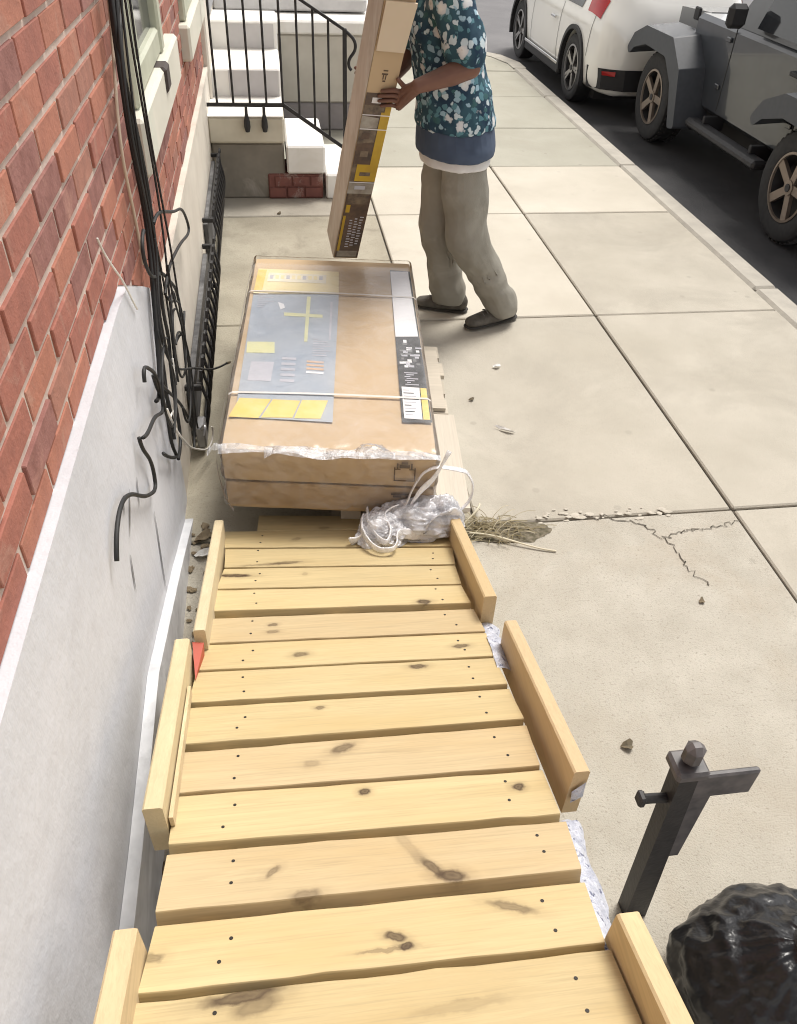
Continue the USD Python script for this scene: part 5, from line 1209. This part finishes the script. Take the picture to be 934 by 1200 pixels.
# trousers
khaki = mat('khaki_cloth', (0.29, 0.275, 0.235), (0.235, 0.22, 0.185), rough=0.9, scale=6, bump=0.4, bump_scale=200, stain=(0.33, 0.315, 0.27), stain_scale=5)
tr = [bone(np.array([.84, 3.74, .93]), .112, np.array([.84, 3.86, .93]), .112, (1.05, 1, .8), (1.05, 1, .8))]
for h, k, a in ((hip_n, kn_n, an_n), (hip_f, kn_f, an_f)):
    tr += [bone(h + [0, 0, .0], .104, k + (h - k) * .60, .100), bone(k + (h - k) * .60, .100, k + (h - k) * .45, .098), bone(k + (h - k) * .45, .098, k, .090), bone(k, .088, a + (k - a) * .45, .084), bone(a + (k - a) * .45, .084, a + [0, 0, -.01], .078)]
trm = union(tr).trim_by_plane([0, 0, -1], -.985).trim_by_plane([0, 0, 1], .055)
tm = smooth_mesh(trm, .016, 10)
v = tm.vertices; lowf = np.clip((.65 - v[:, 2]) / .6, 0, 1)
fold(tm, .030, 81, (6, 6, 7))
vv = tm.vertices; nn = tm.vertex_normals
cre = 1 - 2 * np.abs(meshkit.fbm(vv * np.array([7, 7, 3.2]) + 4, 3, 83) - .5) * 2.2
low = np.clip((.42 - vv[:, 2]) / .35, 0, 1); hz = np.sin(vv[:, 2] * 62 + 9 * meshkit.fbm(vv * 6, 2, 84)) * low * .005
tm.vertices = vv + .9 * nn * (.014 * cre * np.clip((.82 - vv[:, 2]) / .15, 0, 1) + hz)[:, None]
trimesh.smoothing.filter_taubin(tm, lamb=.5, nu=.53, iterations=4)
obj('trousers', tm, khaki, bodyp, smooth=True, label='baggy khaki trousers')
shoe_m = mat('dark_shoe', (0.12, 0.108, 0.09), (0.07, 0.062, 0.05), rough=0.75, scale=28, bump=0.5, bump_scale=70); sole_m = mat('shoe_sole', (0.05, 0.046, 0.04), rough=0.8)
for (heel, toe, up) in ((np.array([1.205, 3.815, .045]), np.array([.985, 3.715, .035]), .085), (np.array([.955, 3.915, .045]), np.array([.765, 3.975, .032]), .085)):
    d = (toe - heel) / np.linalg.norm(toe - heel); mid = heel + (toe - heel) * .45
    sh = union([bone(heel + [0, 0, .008], .043, heel + d * .04 + [0, 0, up - .01], .044), bone(heel + [0, 0, 0], .042, mid, .045), bone(heel + d * .05 + [0, 0, .045], .042, mid + [0, 0, .02], .042), bone(mid, .047, toe, .036, (1, 1, .9), (1.15, 1.05, .8))]).trim_by_plane([0, 0, 1], .012)
    sp_ = obj('shoe', smooth_mesh(sh, .012, 6), shoe_m, bodyp, smooth=40)
    sd = np.array([-d[1], d[0], 0])
    for q in range(4):
        c = mid + d * (.012 + .022 * q) + np.array([0, 0, .064 - .011 * q]); obj('lace', tube([c - sd * .024 - [0, 0, .006], c + [0, 0, .004], c + sd * .024 - [0, 0, .006]], .003, 6, 10), mat('lace_grey', (0.20, 0.19, 0.17), rough=.9), sp_)
    so = m3.Manifold.batch_hull([sph(heel * [1, 1, 0] + [0, 0, .012], .048, (1, 1, .2)), sph(mid * [1, 1, 0] + [0, 0, .012], .051, (1, 1, .2)), sph(toe * [1, 1, 0] + [0, 0, .012], .042, (1.1, 1, .2))]).trim_by_plane([0, 0, 1], .002)
    obj('sole', from_man(so), sole_m, sp_, smooth=40)

# tall carton held by the man
tc = thing('tall_carton', 'tall narrow cardboard carton with yellow and black print, carried upright by the man', 'carton', CB)
LEN, DEP = 1.62, .20
def cb(s0, s1, w0, w1, d0, d1, r=.004):
    return hull([fp(s, w, d) for s in (s0, s1) for w in (w0, w1) for d in (d0, d1)])
def taper(s): return .0605 + .0 * s
tan_side = mat('carton_side', (0.58, 0.51, 0.42), (0.47, 0.395, 0.31), rough=0.6, scale=9, bump=.3, bump_scale=30, stretch=(2, 2, .5), stain=(0.60, 0.55, 0.47), stain_scale=7, stain_ramp=(0.48, 0.62))
obj('shell', cb(0, LEN, -HW, HW, -DEP, 0), card, tc)
obj('side_wrap', hull([fp(s, w, d) for s in (.0, 1.3) for w in (-HW - .0015, -HW - .004) for d in (-DEP + .01, -.003)]), tan_side, tc)
obj('top_flap', hull([fp(1.085, w, .004) for w in (-HW + .004, HW - .002)] + [fp(1.28, w, .010) for w in (-HW + .003, HW + .004)] + [fp(1.085, w, .009) for w in (-HW + .004, HW - .002)] + [fp(1.28, w, .016) for w in (-HW + .003, HW + .004)]),
    mat('lit_cardboard', (0.66, 0.55, 0.41), (0.62, 0.51, 0.37), rough=0.7, scale=5), tc, label='flap near the top with caught light put into its pale colour')  # paler than the shell: light caught by the flap is in its colour
def fpatch(s0, s1, w0, w1, m, d=.0012, sk=0.0):
    V = [fp(s0, w0, d), fp(s0 + sk, w1, d), fp(s1 + sk, w1, d), fp(s1, w0, d)]
    obj('print_block', trimesh.Trimesh(V, [[0, 1, 2], [0, 2, 3]], process=False), m, tc)
photo_dark = mat('ink_photo_dark', (0.05, 0.035, 0.028), (0.12, 0.075, 0.05), rough=0.4, scale=18)
photo_brown = mat('ink_photo_brown', (0.20, 0.15, 0.10), (0.07, 0.05, 0.04), rough=0.4, scale=22)
photo_grey = mat('ink_photo_grey', (0.36, 0.33, 0.28), (0.20, 0.17, 0.14), rough=0.4, scale=16)
ink_gold = mat('ink_gold', (0.52, 0.34, 0.03), (0.42, 0.26, 0.025), rough=0.4, scale=9)
W = HW - .001
fpatch(0.004, .905, -W, W, photo_dark, .001)
fpatch(.40, .46, -W, W, photo_grey, .0018); fpatch(.34, .40, -.05, .05, photo_brown, .0018)
fpatch(.47, .56, -.038, W, ink_gold, .0018); fpatch(.47, .56, -W, -.040, photo_brown, .0018); fpatch(.55, .82, .020, W, ink_gold, .0022)
fpatch(.57, .66, -W, .018, photo_dark, .0018); fpatch(.665, .735, -W, .016, photo_brown, .0018, .01); fpatch(.74, .80, -W, .016, photo_grey, .0018, -.008); fpatch(.805, .85, -W, .03, photo_brown, .0018)
fpatch(.86, .885, -.03, .01, ink_white, .0018)
fpatch(.82, .90, .034, W, ink_gold, .0024); fpatch(.60, .63, -.035, .0, photo_brown, .0026); fpatch(.69, .72, -.045, -.01, photo_dark, .0026); fpatch(.29, .335, -.05, -.03, ink_gold, .0018); fpatch(.50, .52, -.02, .03, photo_brown, .0026); fpatch(.425, .445, -.03, .02, ink_grey, .0026)
for s in (.462, .736, .803): fpatch(s, s + .004, -W, W, ink_white, .0026)
fpatch(.05, .27, -.055, -.042, ink_gold, .0018)
rt = np.random.default_rng(77)
for r in range(11):
    for c in range(3):
        w0 = -.020 + c * .024; L = rt.uniform(.012, .021); s = .075 + r * .0165 + .010 * c
        fpatch(s, s + .0065, w0, w0 + L, ink_grey, .0022)
fpatch(.012, .05, -.05, .05, photo_grey, .0018)
# small printed mark on the brown section
for (a, b, c, d) in ((.985, .992, -.012, .014), (.965, .985, -.006, -.001), (.965, .985, .004, .009), (1.0, 1.006, -.008, .012), (.955, .962, -.004, .008)):
    fpatch(a, b, c, d, inkm, .0014)

# repeats of one kind share a group
for prim in WORLD.GetChildren():
    base = prim.GetName().rstrip('0123456789').rstrip('_')
    gname = {'cable': 'cables hanging on the house wall', 'window_guard': 'iron guards along the foot of the wall', 'carton': 'flat cartons stacked on the pallet', 'packing_strap': 'straps across the upper carton',
             'dead_leaf': 'dead leaves scattered on the pavement', 'paper_scrap': 'paper scraps scattered on the pavement', 'dry_stalk': 'dry stalks by the grass clump', 'plastic_sheeting': 'sheeting along the right of the ramp'}.get(base)
    if gname: prim.SetCustomDataByKey('group', gname)
